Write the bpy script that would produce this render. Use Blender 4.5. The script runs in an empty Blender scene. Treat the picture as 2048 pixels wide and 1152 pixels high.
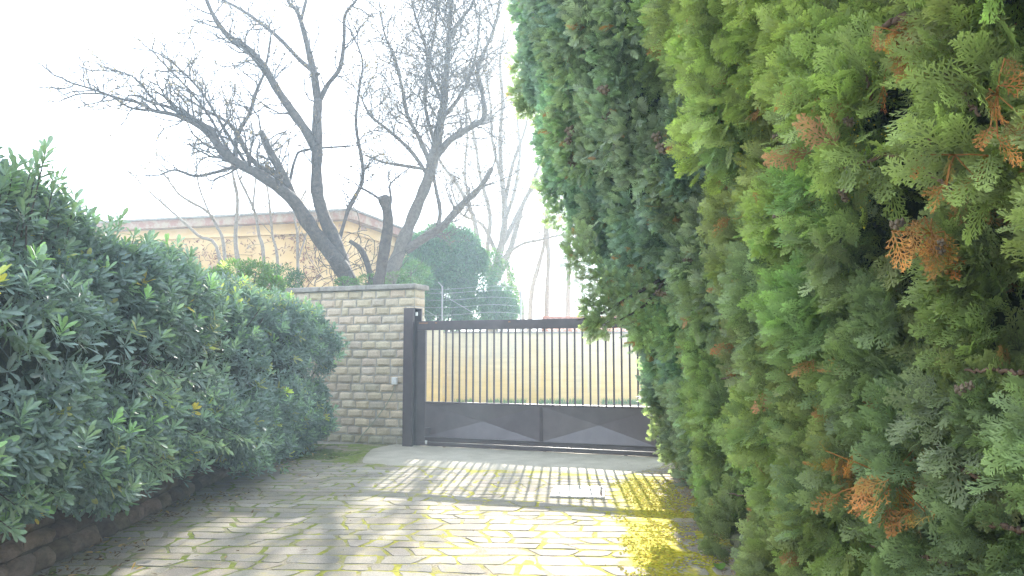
import bpy, math, random
import numpy as np
from math import sin, cos, tan, atan, pi, radians
from mathutils import Vector
random.seed(7)
rng = np.random.default_rng(11)
sc = bpy.context.scene
C = sc.collection

# ---------------------------------------------------------------- camera, sky, sun, exposure
F = 1547.0                       # focal length in photo pixels (2048 wide)
PITCH = 0.0858
CAMH = 1.5
cam_d = bpy.data.cameras.new('camera')
cam_d.sensor_width = 36.0
cam_d.lens = 36.0 * F / 2048.0
cam_d.clip_start = 0.05
cam_d.clip_end = 2000
cam = bpy.data.objects.new('camera', cam_d)
C.objects.link(cam)
cam.location = (0, 0, CAMH)
cam.rotation_euler = (pi / 2 + PITCH, 0, 0)
sc.camera = cam

SUN_EL, SUN_AZ = radians(25.2), radians(3.8)      # azimuth clockwise from +Y
w = bpy.data.worlds.new('World')
sc.world = w
w.use_nodes = True
nt = w.node_tree
bg = nt.nodes['Background']
sky = nt.nodes.new('ShaderNodeTexSky')
sky.sky_type = 'NISHITA'
sky.sun_disc = False
sky.sun_elevation = SUN_EL
sky.sun_rotation = SUN_AZ
sky.air_density = 1.0
sky.dust_density = 0.4
sky.ozone_density = 1.5
gm_ = nt.nodes.new('ShaderNodeGamma'); gm_.inputs[1].default_value = .16          # thin bright cloud veil: an evenly white sky
nt.links.new(sky.outputs[0], gm_.inputs[0])
wrm = nt.nodes.new('ShaderNodeMix'); wrm.data_type = 'RGBA'; wrm.blend_type = 'MULTIPLY'; wrm.inputs[0].default_value = 1
nt.links.new(gm_.outputs[0], wrm.inputs[6]); wrm.inputs[7].default_value = (1.22, 1.26, 1.34, 1)
nt.links.new(wrm.outputs[2], bg.inputs[0])
bg.inputs[1].default_value = 0.15
sd = bpy.data.lights.new('sun', 'SUN')
sd.energy = 2.0
sd.angle = radians(0.5)
sd.color = (1.0, 0.93, 0.82)
so = bpy.data.objects.new('sun', sd)
C.objects.link(so)
sdir = Vector((sin(SUN_AZ) * cos(SUN_EL), cos(SUN_AZ) * cos(SUN_EL), sin(SUN_EL)))
so.rotation_euler = sdir.to_track_quat('Z', 'Y').to_euler()
so.location = (3, 30, 15)
sc.view_settings.view_transform = 'Standard'
sc.view_settings.look = 'None'
sc.view_settings.gamma = 1
sc.view_settings.exposure = 3.6
sc.cycles.use_denoising = True
sc.cycles.denoising_prefilter = 'NONE'
sc.cycles.use_adaptive_sampling = False
sc.cycles.max_bounces = 8
sc.cycles.transparent_max_bounces = 8
sc.cycles.diffuse_bounces = 4
sc.cycles.transmission_bounces = 4
sc.cycles.volume_bounces = 1
sc.cycles.sample_clamp_indirect = 6.0

# ---------------------------------------------------------------- helpers
def at(px, py, Y):
    """world point at depth Y on the sight line measured at a photo pixel (used to read distances off the photo)"""
    yc = (576 - py) / F
    t = Y / (cos(PITCH) - yc * sin(PITCH))
    return np.array([(px - 1024) / F * t, Y, CAMH + t * (sin(PITCH) + yc * cos(PITCH))])

def nrm(a):
    return a / np.maximum(np.linalg.norm(a, axis=-1, keepdims=True), 1e-9)

_K = np.random.default_rng(3).normal(size=(12, 3)); _P = np.random.default_rng(4).uniform(0, 6.28, 12)
def noise(p, s=1.0, seed=0):
    """cheap smooth noise, about -1..1"""
    p = np.asarray(p, float) * s
    k = np.roll(_K, seed, axis=0)
    r = 0
    for i in range(12):
        r = r + np.sin(p @ (k[i] * (1 + .12 * i)) + _P[(i + 3 * seed) % 12] + seed * 1.7)
    return r / 4.2

class MB:
    """collects vertices, faces and tint values; build() links them as ONE mesh object"""
    def __init__(s):
        s.V = []; s.L = []; s.N = []; s.T = []; s.n = 0
    def add(s, V, Fc, tint=None):
        V = np.asarray(V, float)
        Fc = np.asarray(Fc)
        s.V.append(V)
        s.L.append((Fc + s.n).ravel()); s.N.append(np.full(len(Fc), Fc.shape[1]))
        if tint is None: tint = (1, 1, 1)
        t = np.asarray(tint, float)
        s.T.append(np.broadcast_to(t, (len(V), 3)))
        s.n += len(V)
        return s
    def addp(s, V, faces, tint=None):
        V = np.asarray(V, float)
        s.V.append(V)
        for f in faces:
            s.L.append(np.asarray(f) + s.n); s.N.append(np.array([len(f)]))
        s.T.append(np.broadcast_to(np.asarray((1, 1, 1) if tint is None else tint, float), (len(V), 3)))
        s.n += len(V)
        return s
    def box(s, c, half, rz=0.0, tint=None, bev=0.0):
        hx, hy, hz = half
        b = min(bev, hx * .9, hy * .9, hz * .9)
        if b <= 0:
            P = np.array([(x, y, z) for z in (-hz, hz) for x, y in ((-hx, -hy), (hx, -hy), (hx, hy), (-hx, hy))])
            Fc = [(3, 2, 1, 0), (4, 5, 6, 7), (0, 1, 5, 4), (1, 2, 6, 5), (2, 3, 7, 6), (3, 0, 4, 7)]
        else:
            oct_ = lambda i: [(-hx + i, -hy), (hx - i, -hy), (hx, -hy + i), (hx, hy - i), (hx - i, hy), (-hx + i, hy), (-hx, hy - i), (-hx, -hy + i)]
            def ins(i, z, k): return [(x * (hx - k) / hx, y * (hy - k) / hy, z) for x, y in oct_(i)]
            P = np.array(ins(b, -hz, b) + ins(b, -hz + b, 0) + ins(b, hz - b, 0) + ins(b, hz, b))
            Fc = [tuple(range(7, -1, -1)), tuple(range(24, 32))]
            for r in range(3):
                for k in range(8):
                    Fc.append((r * 8 + k, r * 8 + (k + 1) % 8, r * 8 + 8 + (k + 1) % 8, r * 8 + 8 + k))
        cz, sz = cos(rz), sin(rz)
        P = np.stack([P[:, 0] * cz - P[:, 1] * sz + c[0], P[:, 0] * sz + P[:, 1] * cz + c[1], P[:, 2] + c[2]], 1)
        return s.addp(P, Fc, tint)
    def tube(s, pts, rad, sides=6, tint=None, cap=True):
        pts = np.asarray(pts, float); n = len(pts)
        rad = np.broadcast_to(np.asarray(rad, float), (n,))
        t = np.gradient(pts, axis=0); t = nrm(t)
        ref = np.array([0.13, 0.99, 0.05])
        a = nrm(np.cross(t, ref)); b = np.cross(t, a)
        th = np.arange(sides) / sides * 2 * pi
        V = pts[:, None, :] + rad[:, None, None] * (np.cos(th)[None, :, None] * a[:, None, :] + np.sin(th)[None, :, None] * b[:, None, :])
        i = np.arange(n - 1)[:, None] * sides; j = np.arange(sides)[None, :]
        j2 = (j + 1) % sides
        Fc = np.stack([i + j, i + j2, i + sides + j2, i + sides + j], -1).reshape(-1, 4)
        s.add(V.reshape(-1, 3), Fc, tint)
        if cap and sides > 3:
            base = s.n - n * sides
            s.L.append(base + np.arange(sides)[::-1]); s.N.append(np.array([sides]))
            s.L.append(base + (n - 1) * sides + np.arange(sides)); s.N.append(np.array([sides]))
        return s
    def inst(s, T, Fc, X, Y, Z, P, S, tint=None):
        """template T,Fc placed at P with axes X,Y,Z and scale S"""
        S = np.asarray(S, float)
        if S.ndim == 1: S = S[:, None]
        S = np.broadcast_to(S, (len(P), 3))
        V = (T[None, :, 0:1] * (X * S[:, 0:1])[:, None, :] + T[None, :, 1:2] * (Y * S[:, 1:2])[:, None, :] + T[None, :, 2:3] * (Z * S[:, 2:3])[:, None, :] + P[:, None, :])
        k = len(T); n = len(P)
        FF = (np.asarray(Fc)[None] + (np.arange(n) * k)[:, None, None]).reshape(-1, np.asarray(Fc).shape[1])
        tt = None
        if tint is not None:
            tt = np.repeat(np.asarray(tint, float), k, axis=0)
        return s.add(V.reshape(-1, 3), FF, tt)
    def build(s, name, mat, parent=None, smooth=False):
        V = np.concatenate(s.V); L = np.concatenate(s.L).astype(np.int32); N = np.concatenate(s.N).astype(np.int32)
        T = np.concatenate(s.T)
        me = bpy.data.meshes.new(name)
        me.vertices.add(len(V)); me.vertices.foreach_set('co', V.astype(np.float32).ravel())
        me.loops.add(len(L)); me.loops.foreach_set('vertex_index', L)
        me.polygons.add(len(N))
        st = np.concatenate([[0], np.cumsum(N)[:-1]]).astype(np.int32)
        me.polygons.foreach_set('loop_start', st)
        me.polygons.foreach_set('loop_total', N)
        me.polygons.foreach_set('use_smooth', np.full(len(N), bool(smooth)))
        ca = me.color_attributes.new('tint', 'FLOAT_COLOR', 'POINT')
        ca.data.foreach_set('color', np.concatenate([T, np.ones((len(T), 1))], 1).astype(np.float32).ravel())
        me.update(calc_edges=True)
        me.materials.append(mat)
        o = bpy.data.objects.new(name, me)
        C.objects.link(o)
        if parent is not None:
            o.parent = parent
            o.matrix_parent_inverse.identity()
            px, py, pz = parent.location
            o.location = (-px, -py, -pz)
        return o

def tag(o, label=None, cat=None, group=None, kind=None):
    if label: o['label'] = label
    if cat: o['category'] = cat
    if group: o['group'] = group
    if kind: o['kind'] = kind
    return o

def thing(name, label, cat, loc=(0, 0, 0), group=None):
    """an Empty at the thing's base (no rotation); its parts are built in world coordinates and parented"""
    o = bpy.data.objects.new(name, None)
    o.empty_display_size = .2
    C.objects.link(o); o.location = tuple(float(v) for v in loc)
    return tag(o, label, cat, group)

# ---------------------------------------------------------------- materials
def mat_new(name):
    m = bpy.data.materials.new(name); m.use_nodes = True
    return m, m.node_tree, m.node_tree.nodes['Principled BSDF']

def N(nt, t, **kw):
    n = nt.nodes.new(t)
    for k, v in kw.items():
        if k.startswith('i_'): n.inputs[k[2:]].default_value = v
        else: setattr(n, k, v)
    return n

def noise_n(nt, scale, detail=5, rough=.6, vec=None):
    n = N(nt, 'ShaderNodeTexNoise'); n.inputs['Scale'].default_value = scale
    n.inputs['Detail'].default_value = detail; n.inputs['Roughness'].default_value = rough
    if vec is not None: nt.links.new(vec, n.inputs['Vector'])
    return n.outputs['Fac']

def ramp(nt, fac, a, b, ca=(0, 0, 0, 1), cb=(1, 1, 1, 1)):
    r = N(nt, 'ShaderNodeValToRGB'); nt.links.new(fac, r.inputs[0])
    r.color_ramp.elements[0].position = a; r.color_ramp.elements[1].position = b
    r.color_ramp.elements[0].color = ca; r.color_ramp.elements[1].color = cb
    return r.outputs[0]

def mix(nt, fac, a, b, mode='MIX'):
    m = N(nt, 'ShaderNodeMix', data_type='RGBA', blend_type=mode)
    for s, v in ((m.inputs[0], fac), (m.inputs[6], a), (m.inputs[7], b)):
        if isinstance(v, (int, float)): s.default_value = v
        elif isinstance(v, tuple): s.default_value = (v + (1,))[:4]
        else: nt.links.new(v, s)
    return m.outputs[2]

def math_n(nt, op, a, b=0.0, clamp=False):
    m = N(nt, 'ShaderNodeMath', operation=op, use_clamp=clamp)
    for s, v in ((m.inputs[0], a), (m.inputs[1], b)):
        if isinstance(v, (int, float)): s.default_value = v
        else: nt.links.new(v, s)
    return m.outputs[0]

def bump(nt, bs, h, strength=.5, dist=.01):
    b = N(nt, 'ShaderNodeBump'); b.inputs['Strength'].default_value = strength; b.inputs['Distance'].default_value = dist
    nt.links.new(h, b.inputs['Height']); nt.links.new(b.outputs[0], bs.inputs['Normal'])

def tint_n(nt):
    a = N(nt, 'ShaderNodeAttribute', attribute_name='tint')
    return a.outputs['Color']

def pos_n(nt):
    return N(nt, 'ShaderNodeNewGeometry').outputs['Position']

def m_leaf(name, base, rough=.45, trans=.35, spec=.5, tcol=1.5):
    m, nt, bs = mat_new(name)
    t = mix(nt, 1.0, tint_n(nt), base, 'MULTIPLY')
    nn = noise_n(nt, 40, 2, vec=pos_n(nt))
    t = mix(nt, 1.0, t, ramp(nt, nn, .3, .75, (.8, .8, .8, 1), (1.15, 1.15, 1.1, 1)), 'MULTIPLY')
    nt.links.new(t, bs.inputs['Base Color'])
    bs.inputs['Roughness'].default_value = rough
    bs.inputs['Specular IOR Level'].default_value = spec
    tr = N(nt, 'ShaderNodeBsdfTranslucent')
    tc = mix(nt, 1.0, t, (tcol, tcol * 1.1, tcol * .6), 'MULTIPLY')
    nt.links.new(tc, tr.inputs[0])
    ms = N(nt, 'ShaderNodeMixShader'); ms.inputs[0].default_value = trans
    nt.links.new(bs.outputs[0], ms.inputs[1]); nt.links.new(tr.outputs[0], ms.inputs[2])
    nt.links.new(ms.outputs[0], nt.nodes['Material Output'].inputs[0])
    return m

def m_rough(name, c1, c2, scale=6, rough=.85, bs_=.5, bd=.01, fine=60, tinted=True, spec=.3):
    m, nt, bs = mat_new(name)
    p = pos_n(nt)
    col = mix(nt, ramp(nt, noise_n(nt, scale, 6, vec=p), .35, .65), c1, c2)
    f = noise_n(nt, fine, 4, .7, vec=p)
    col = mix(nt, 1.0, col, ramp(nt, f, .3, .7, (.78, .78, .78, 1), (1.15, 1.15, 1.15, 1)), 'MULTIPLY')
    if tinted: col = mix(nt, 1.0, col, tint_n(nt), 'MULTIPLY')
    nt.links.new(col, bs.inputs['Base Color'])
    bs.inputs['Roughness'].default_value = rough
    bs.inputs['Specular IOR Level'].default_value = spec
    bump(nt, bs, f, bs_, bd)
    return m

M = {}
M['hedge_leaf'] = m_leaf('hedge_leaf', (.205, .290, .280), .42, .25, .6)
M['cyp'] = m_leaf('cypress_leaf', (.245, .280, .145), .55, .38, .35)
M['dead'] = m_leaf('dead_leaf', (.42, .19, .06), .7, .3, .2, 1.2)
M['bush'] = m_leaf('bush_leaf', (.08, .15, .055), .45, .3, .4)
M['dry'] = m_leaf('dry_leaf', (.16, .12, .08), .7, .3, .2)
M['vine'] = m_leaf('vine_leaf', (.30, .14, .10), .8, .2, .2, 1.0)
M['bark'] = m_rough('bark', (.065, .055, .05), (.125, .105, .09), 14, .9, .8, .02, 45)
M['bark_pale'] = m_rough('bark_pale', (.26, .22, .18), (.36, .32, .27), 14, .9, .6, .02, 45)
M['twigbrown'] = m_rough('twig_brown', (.09, .055, .035), (.16, .10, .065), 20, .8, .5, .005, 90)
M['brick'] = m_rough('tufa_block', (.50, .42, .32), (.62, .535, .42), 5, .92, .7, .012, 55)
M['mortar'] = m_rough('mortar', (.40, .37, .33), (.52, .49, .45), 7, .95, .6, .01, 70)
M['coping'] = m_rough('coping', (.24, .22, .20), (.36, .34, .31), 9, .9, .5, .008, 80)
M['apron'] = m_rough('apron', (.37, .335, .265), (.47, .43, .35), 3, .93, .7, .008, 120)
M['rstone'] = m_rough('retaining_stone', (.13, .10, .08), (.25, .20, .165), 6, .92, .9, .02, 40)
M['terracotta'] = m_rough('terracotta', (.42, .15, .09), (.52, .26, .16), 5, .85, .4, .01, 50)
M['shedwall'] = m_rough('shed_wall', (.48, .30, .18), (.56, .38, .25), 3, .9, .3, .01, 50)
M['grate'] = m_rough('grate_metal', (.50, .48, .46), (.62, .60, .58), 12, .55, .2, .003, 120)
M['white'] = m_rough('white_plastic', (.72, .72, .70), (.8, .8, .78), 12, .4, .05, .002, 80)
M['wire'] = m_rough('wire', (.40, .40, .40), (.5, .5, .5), 12, .5, .1, .002, 80)
M['cablem'] = m_rough('cable_cover', (.25, .30, .20), (.33, .37, .26), 12, .6, .1, .002, 80)
M['soil'] = m_rough('soil', (.09, .065, .045), (.16, .12, .08), 6, .98, 1.0, .03, 50)
M['grass'] = m_leaf('grass_blade', (.13, .24, .04), .6, .3, .3)
M['cone'] = m_rough('cone_wood', (.12, .09, .06), (.22, .17, .12), 40, .8, .5, .003, 200)
M['rust'] = m_rough('rust', (.22, .10, .05), (.34, .17, .09), 40, .8, .5, .003, 200)

# painted dark brown metal of the gate, with faint dust and scratches
m, nt, bs = mat_new('brown_paint'); M['paint'] = m
p = pos_n(nt)
c = mix(nt, ramp(nt, noise_n(nt, 5, 6, vec=p), .4, .7), (.060, .040, .046), (.090, .062, .068))
c = mix(nt, ramp(nt, noise_n(nt, 26, 8, .75, vec=p), .64, .74), c, (.16, .13, .12))
nt.links.new(c, bs.inputs['Base Color']); bs.inputs['Roughness'].default_value = .33
bs.inputs['Specular IOR Level'].default_value = .5
bump(nt, bs, noise_n(nt, 60, 4, vec=p), .08, .003)

m, nt, bs = mat_new('brown_panel'); M['panelm'] = m
p = pos_n(nt)
c = mix(nt, ramp(nt, noise_n(nt, 4, 6, vec=p), .4, .7), (.085, .060, .070), (.115, .085, .095))
c = mix(nt, ramp(nt, noise_n(nt, 30, 8, .75, vec=p), .66, .74), c, (.22, .19, .18))
nt.links.new(c, bs.inputs['Base Color']); bs.inputs['Roughness'].default_value = .38
bs.inputs['Specular IOR Level'].default_value = .8

# paving: stone with yellow moss that has its own outline on the ground
def moss_mask(nt, p, thr=.5, soft=.08):
    sep = N(nt, 'ShaderNodeSeparateXYZ'); nt.links.new(p, sep.inputs[0])
    x, y = sep.outputs[0], sep.outputs[1]
    # band beside the right-hand kerb
    xc = math_n(nt, 'ADD', math_n(nt, 'MULTIPLY', y, .115), .40)
    d = math_n(nt, 'ABSOLUTE', math_n(nt, 'SUBTRACT', x, xc))
    band = math_n(nt, 'SUBTRACT', 1.0, math_n(nt, 'DIVIDE', d, .62), clamp=True)
    yb = math_n(nt, 'SUBTRACT', 1.0, math_n(nt, 'DIVIDE', math_n(nt, 'ABSOLUTE', math_n(nt, 'SUBTRACT', y, 7.5)), 2.9), clamp=True)
    yb = math_n(nt, 'MINIMUM', math_n(nt, 'MULTIPLY', yb, 2.5), 1.0)
    band = math_n(nt, 'MULTIPLY', band, yb)
    n1 = noise_n(nt, 2.3, 7, .62, vec=p)
    v = math_n(nt, 'ADD', math_n(nt, 'MULTIPLY', band, .42), math_n(nt, 'MULTIPLY', n1, .72))
    return v, band, x, y

m, nt, bs = mat_new('paving_stone'); M['slab'] = m
p = pos_n(nt)
v, band, x, y = moss_mask(nt, p)
c = mix(nt, ramp(nt, noise_n(nt, 2.2, 6, vec=p), .35, .65), (.285, .255, .215), (.37, .335, .285))
sp = noise_n(nt, 95, 5, .75, vec=p)
c = mix(nt, 1.0, c, ramp(nt, sp, .3, .7, (.62, .62, .62, 1), (1.25, 1.25, 1.25, 1)), 'MULTIPLY')
c = mix(nt, 1.0, c, tint_n(nt), 'MULTIPLY')
fm = ramp(nt, v, .60, .665)
mc = mix(nt, ramp(nt, noise_n(nt, 14, 4, vec=p), .35, .65), (.44, .37, .012), (.60, .50, .03))
c = mix(nt, fm, c, mc)
# thin ochre film here and there
c = mix(nt, math_n(nt, 'MULTIPLY', ramp(nt, noise_n(nt, 5.5, 8, .7, vec=p), .52, .66), .45), c, (.42, .36, .12))
nt.links.new(c, bs.inputs['Base Color']); bs.inputs['Roughness'].default_value = .9
bs.inputs['Specular IOR Level'].default_value = .2
bump(nt, bs, math_n(nt, 'ADD', sp, math_n(nt, 'MULTIPLY', noise_n(nt, 18, 5, vec=p), 1.0)), .35, .004)

m, nt, bs = mat_new('joint_moss'); M['joint'] = m
p = pos_n(nt)
v, band, x, y = moss_mask(nt, p)
sand = mix(nt, ramp(nt, noise_n(nt, 60, 4, vec=p), .4, .6), (.20, .17, .12), (.36, .32, .24))
yel = mix(nt, ramp(nt, noise_n(nt, 22, 4, vec=p), .35, .65), (.27, .26, .04), (.46, .41, .05))
grn = mix(nt, ramp(nt, noise_n(nt, 22, 4, vec=p), .35, .65), (.10, .14, .03), (.22, .26, .04))
gm = math_n(nt, 'DIVIDE', math_n(nt, 'SUBTRACT', math_n(nt, 'MULTIPLY', x, -1.0), .6), 1.6, clamp=True)
yel = mix(nt, gm, yel, grn)
mm = ramp(nt, math_n(nt, 'ADD', noise_n(nt, 3.2, 6, .65, vec=p), math_n(nt, 'MULTIPLY', band, .3)), .40, .54)
c = mix(nt, mm, sand, yel)
nt.links.new(c, bs.inputs['Base Color']); bs.inputs['Roughness'].default_value = .95
bs.inputs['Specular IOR Level'].default_value = .1
bump(nt, bs, noise_n(nt, 70, 5, .8, vec=p), .6, .008)

M['moss'] = m_leaf('moss', (.50, .45, .05), .9, .25, .1, 1.1)
M['moss_dark'] = m_leaf('moss_dark', (.13, .17, .04), .9, .2, .1, 1.1)
M['ground'] = m_rough('ground', (.20, .19, .13), (.30, .29, .22), .8, .95, .6, .02, 8, False)

# yellow rendered wall: board-marked, ochre low down, grey weathering running down from the top
m, nt, bs = mat_new('ochre_render'); M['ochre'] = m
p = pos_n(nt); sep = N(nt, 'ShaderNodeSeparateXYZ'); nt.links.new(p, sep.inputs[0])
st = N(nt, 'ShaderNodeMapping'); st.inputs['Scale'].default_value = (2.6, 1, .28); nt.links.new(p, st.inputs[0])
streak = noise_n(nt, 1.6, 6, .7, vec=st.outputs[0])
st2 = N(nt, 'ShaderNodeMapping'); st2.inputs['Scale'].default_value = (.25, 1, 3.0); nt.links.new(p, st2.inputs[0])
boards = noise_n(nt, 2.2, 4, .6, vec=st2.outputs[0])
zz = math_n(nt, 'DIVIDE', sep.outputs[2], 2.2, clamp=True)
k = math_n(nt, 'ADD', zz, math_n(nt, 'MULTIPLY', math_n(nt, 'SUBTRACT', streak, .5), 1.5))
c = mix(nt, ramp(nt, k, .15, .85), (.74, .52, .18), (.68, .60, .42))
c = mix(nt, math_n(nt, 'MULTIPLY', ramp(nt, streak, .56, .70), .5), c, (.36, .35, .30))
c = mix(nt, 1.0, c, ramp(nt, boards, .3, .7, (.88, .88, .88, 1), (1.08, 1.08, 1.08, 1)), 'MULTIPLY')
nt.links.new(c, bs.inputs['Base Color']); bs.inputs['Roughness'].default_value = .9
bump(nt, bs, noise_n(nt, 30, 4, vec=p), .3, .01)

# house plaster with patches where the paint has gone
m, nt, bs = mat_new('house_plaster'); M['plaster'] = m
p = pos_n(nt)
c = mix(nt, ramp(nt, noise_n(nt, .9, 5, vec=p), .35, .65), (.66, .45, .20), (.76, .56, .30))
c = mix(nt, ramp(nt, noise_n(nt, 1.5, 8, .65, vec=p), .60, .66), c, (.45, .30, .24))
c = mix(nt, math_n(nt, 'MULTIPLY', ramp(nt, noise_n(nt, 3.3, 8, .7, vec=p), .60, .68), .8), c, (.36, .30, .27))
nt.links.new(c, bs.inputs['Base Color']); bs.inputs['Roughness'].default_value = .9
bump(nt, bs, noise_n(nt, 12, 5, vec=p), .5, .02)
m, nt, bs = mat_new('eaves_render'); M['eaves'] = m
p = pos_n(nt)
c = mix(nt, ramp(nt, noise_n(nt, 2.6, 8, .7, vec=p), .42, .56), (.33, .17, .12), (.40, .31, .23))
nt.links.new(c, bs.inputs['Base Color']); bs.inputs['Roughness'].default_value = .9
bump(nt, bs, noise_n(nt, 12, 5, vec=p), .5, .02)

m, nt, bs = mat_new('light_blocking_core'); M['inner'] = m  # added core's material: shade inside the foliage put into its dark colour
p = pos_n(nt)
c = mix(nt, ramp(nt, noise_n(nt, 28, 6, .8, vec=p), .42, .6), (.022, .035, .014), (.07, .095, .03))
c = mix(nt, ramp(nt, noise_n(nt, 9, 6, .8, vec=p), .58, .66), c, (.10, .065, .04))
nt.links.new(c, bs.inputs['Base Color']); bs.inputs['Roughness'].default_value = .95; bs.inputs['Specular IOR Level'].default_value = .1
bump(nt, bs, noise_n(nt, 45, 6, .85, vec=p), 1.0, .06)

# ---------------------------------------------------------------- ground
def grid_fn(x0, x1, y0, y1, nx, ny, fz):
    X, Y = np.meshgrid(np.linspace(x0, x1, nx), np.linspace(y0, y1, ny), indexing='ij')
    V = np.stack([X, Y, fz(X, Y)], -1).reshape(-1, 3)
    i = np.arange(nx - 1)[:, None] * ny + np.arange(ny - 1)[None, :]
    Fc = np.stack([i, i + ny, i + ny + 1, i + 1], -1).reshape(-1, 4)
    return V, Fc

g = MB(); g.add([(-400, -100, -.06), (400, -100, -.06), (400, 700, -.06), (-400, 700, -.06)], [(0, 1, 2, 3)])
tag(g.build('ground', M['ground']), kind='structure')

# gate line in plan
G0 = at(850, 893, 12.8)[:2] * 1.0
G0 = np.array([-1.44, 12.8]); G1 = np.array([2.25, 11.36])
gu = (G1 - G0) / np.linalg.norm(G1 - G0); gn = np.array([gu[1], -gu[0]])   # gn points to the camera
GA = math.atan2(gu[1], gu[0])
def gp(s, o=0.0, z=0.0):
    q = G0 + gu * s + gn * o
    return np.array([q[0], q[1], z])
def gs(px):
    """length along the gate line seen at photo column px"""
    k = (px - 1024) / F * cos(PITCH)
    # x = k*y (approx. at eye height)
    k = (px - 1024) / F / 1.0
    return (k * G0[1] * 1.0 - G0[0]) / (gu[0] - k * gu[1])

# bed under the paving (shows in the joints) and the slabs
V, Fc = grid_fn(-4.2, 3.0, 1.5, 13.2, 180, 260, lambda X, Y: -.001 + .0024 * noise(np.stack([X, Y, 0 * X], -1), 9))
b = MB(); b.add(V, Fc)
tag(b.build('driveway_bed', M['joint'], smooth=True), kind='structure')

def apron_front(s):
    return 1.95 + .10 * math.sin(s * 1.3 + .4) + .05 * math.sin(s * 4.1) + .02 * math.sin(s * 11)
def in_apron(x, y, mrg=0.0):
    d = np.array([x, y]) - G0
    s = d @ gu; o = d @ gn
    return -.75 - .5 * o < s < 4.05 and o < apron_front(s) + mrg

sl = MB()
rr = random.Random(5)
def yb(r, x):
    return 1.6 + r * .215 + .030 * math.sin(x * 1.1 + r * 1.3) + .018 * math.sin(x * 3.1 + r * 5.1) - .05 * x + (.10 if False else 0)
def add_slab(poly, th, tint):
    """poly: list of xy, counter-clockwise"""
    P = np.array(poly); c = P.mean(0); n = len(P)
    # round the corners: replace each point by two
    Q = []
    for i in range(n):
        a, q, d = P[i - 1], P[i], P[(i + 1) % n]
        k = rr.uniform(.08, .2)
        Q.append(q + (a - q) * k); Q.append(q + (d - q) * k)
    Q = np.array(Q); m_ = len(Q)
    Q += rng.normal(0, .0035, Q.shape)
    out = c + (Q - c) * 1.0
    inn = out + nrm(c - out) * .006
    tilt = rng.normal(0, .0025, 2)
    zt = lambda A: th + (A - c) @ tilt
    V = np.concatenate([np.c_[out, np.full(m_, -.02)], np.c_[out, zt(out) - .003], np.c_[inn, zt(inn)]])
    faces = [list(range(2 * m_, 3 * m_))]
    for r in (0, 1):
        for i in range(m_):
            j = (i + 1) % m_
            faces.append([r * m_ + i, r * m_ + j, (r + 1) * m_ + j, (r + 1) * m_ + i])
    sl.addp(V, faces, tint)
for r in range(0, 55):
    x = -4.2 + rr.uniform(0, .3)
    cut = rr.uniform(-.06, .06)
    while x < 2.7:
        wd = rr.choice([.19, .26, .32, .38, .46]) * rr.uniform(.88, 1.12)
        x2 = x + wd; cut2 = rr.uniform(-.06, .06)
        g1, g2, g3 = rr.uniform(.008, .020), rr.uniform(.010, .028), rr.uniform(.008, .017)
        A = (x + cut + g1, yb(r, x + cut) + g3); B = (x2 + cut2 - g2, yb(r, x2 + cut2) + g3)
        Cc = (x2 - cut2 - g2, yb(r + 1, x2 - cut2) - g3); D = (x - cut + g1, yb(r + 1, x - cut) - g3)
        mid = lambda p, q, k, j: (p[0] + (q[0] - p[0]) * k + rr.uniform(-j, j), p[1] + (q[1] - p[1]) * k + rr.uniform(-j, j))
        cx, cy = (A[0] + Cc[0]) / 2, (A[1] + Cc[1]) / 2
        tv = rr.uniform(.80, 1.12); tint = (tv * rr.uniform(.97, 1.04), tv, tv * rr.uniform(.92, 1.03))
        th = rr.uniform(.0015, .0045)
        edge = cx < -3.9
        if cx - .1 > 1.62 + max(0, cy - 7.6) * .22 or in_apron(cx, cy, .10) or cy > 12.3 - (cx + 1.4) * .38 or edge:
            pass
        elif rr.random() < .16 and wd > .33:
            k1, k2 = rr.uniform(.35, .65), rr.uniform(.35, .65)
            e, f = mid(A, B, k1, .01), mid(D, Cc, k2, .01)
            gg = .012
            add_slab([A, (e[0] - gg, e[1]), (f[0] - gg, f[1]), D], th, tint)
            add_slab([(e[0] + gg, e[1]), B, Cc, (f[0] + gg, f[1])], th, (tint[0] * .95, tint[1] * .95, tint[2] * .95))
        else:
            poly = [A, mid(A, B, rr.uniform(.3, .7), .016), B]
            if rr.random() < .6: poly.append(mid(B, Cc, .5, .02))
            poly += [Cc, mid(Cc, D, rr.uniform(.3, .7), .016), D]
            if rr.random() < .5: poly.append(mid(D, A, .5, .015))
            add_slab(poly, th, tint)
        x = x2; cut = cut2
tag(sl.build('driveway_paving', M['slab']), kind='structure')

# concrete apron in front of the gate
ap = MB(); nS, nO = 90, 30
Vv = []
for i in range(nS + 1):
    for j in range(nO + 1):
        o_ = j / nO
        s_ = -.62 + (4.05 + .62) * i / nS
        s0 = s_
        of = apron_front(s_)
        if s_ < .15: of *= max(.12, 1 - ((.15 - s_) / .95) ** 1.6)
        if s_ > 3.7: of *= .55 + .45 * (4.05 - s_) / .35
        o2 = -.75 + (of + .75) * o_
        q = gp(s_, o2)
        z = .014 + .004 * noise(q, 2.0) - (.03 if j == nO or i in (0, nS) else 0)
        Vv.append((q[0], q[1], z))
ii = np.arange(nS)[:, None] * (nO + 1) + np.arange(nO)[None, :]
ap.add(Vv, np.stack([ii, ii + 1, ii + nO + 2, ii + nO + 1], -1).reshape(-1, 4)[:, ::-1])
tag(ap.build('concrete_apron', M['apron'], smooth=True), kind='structure')
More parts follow.
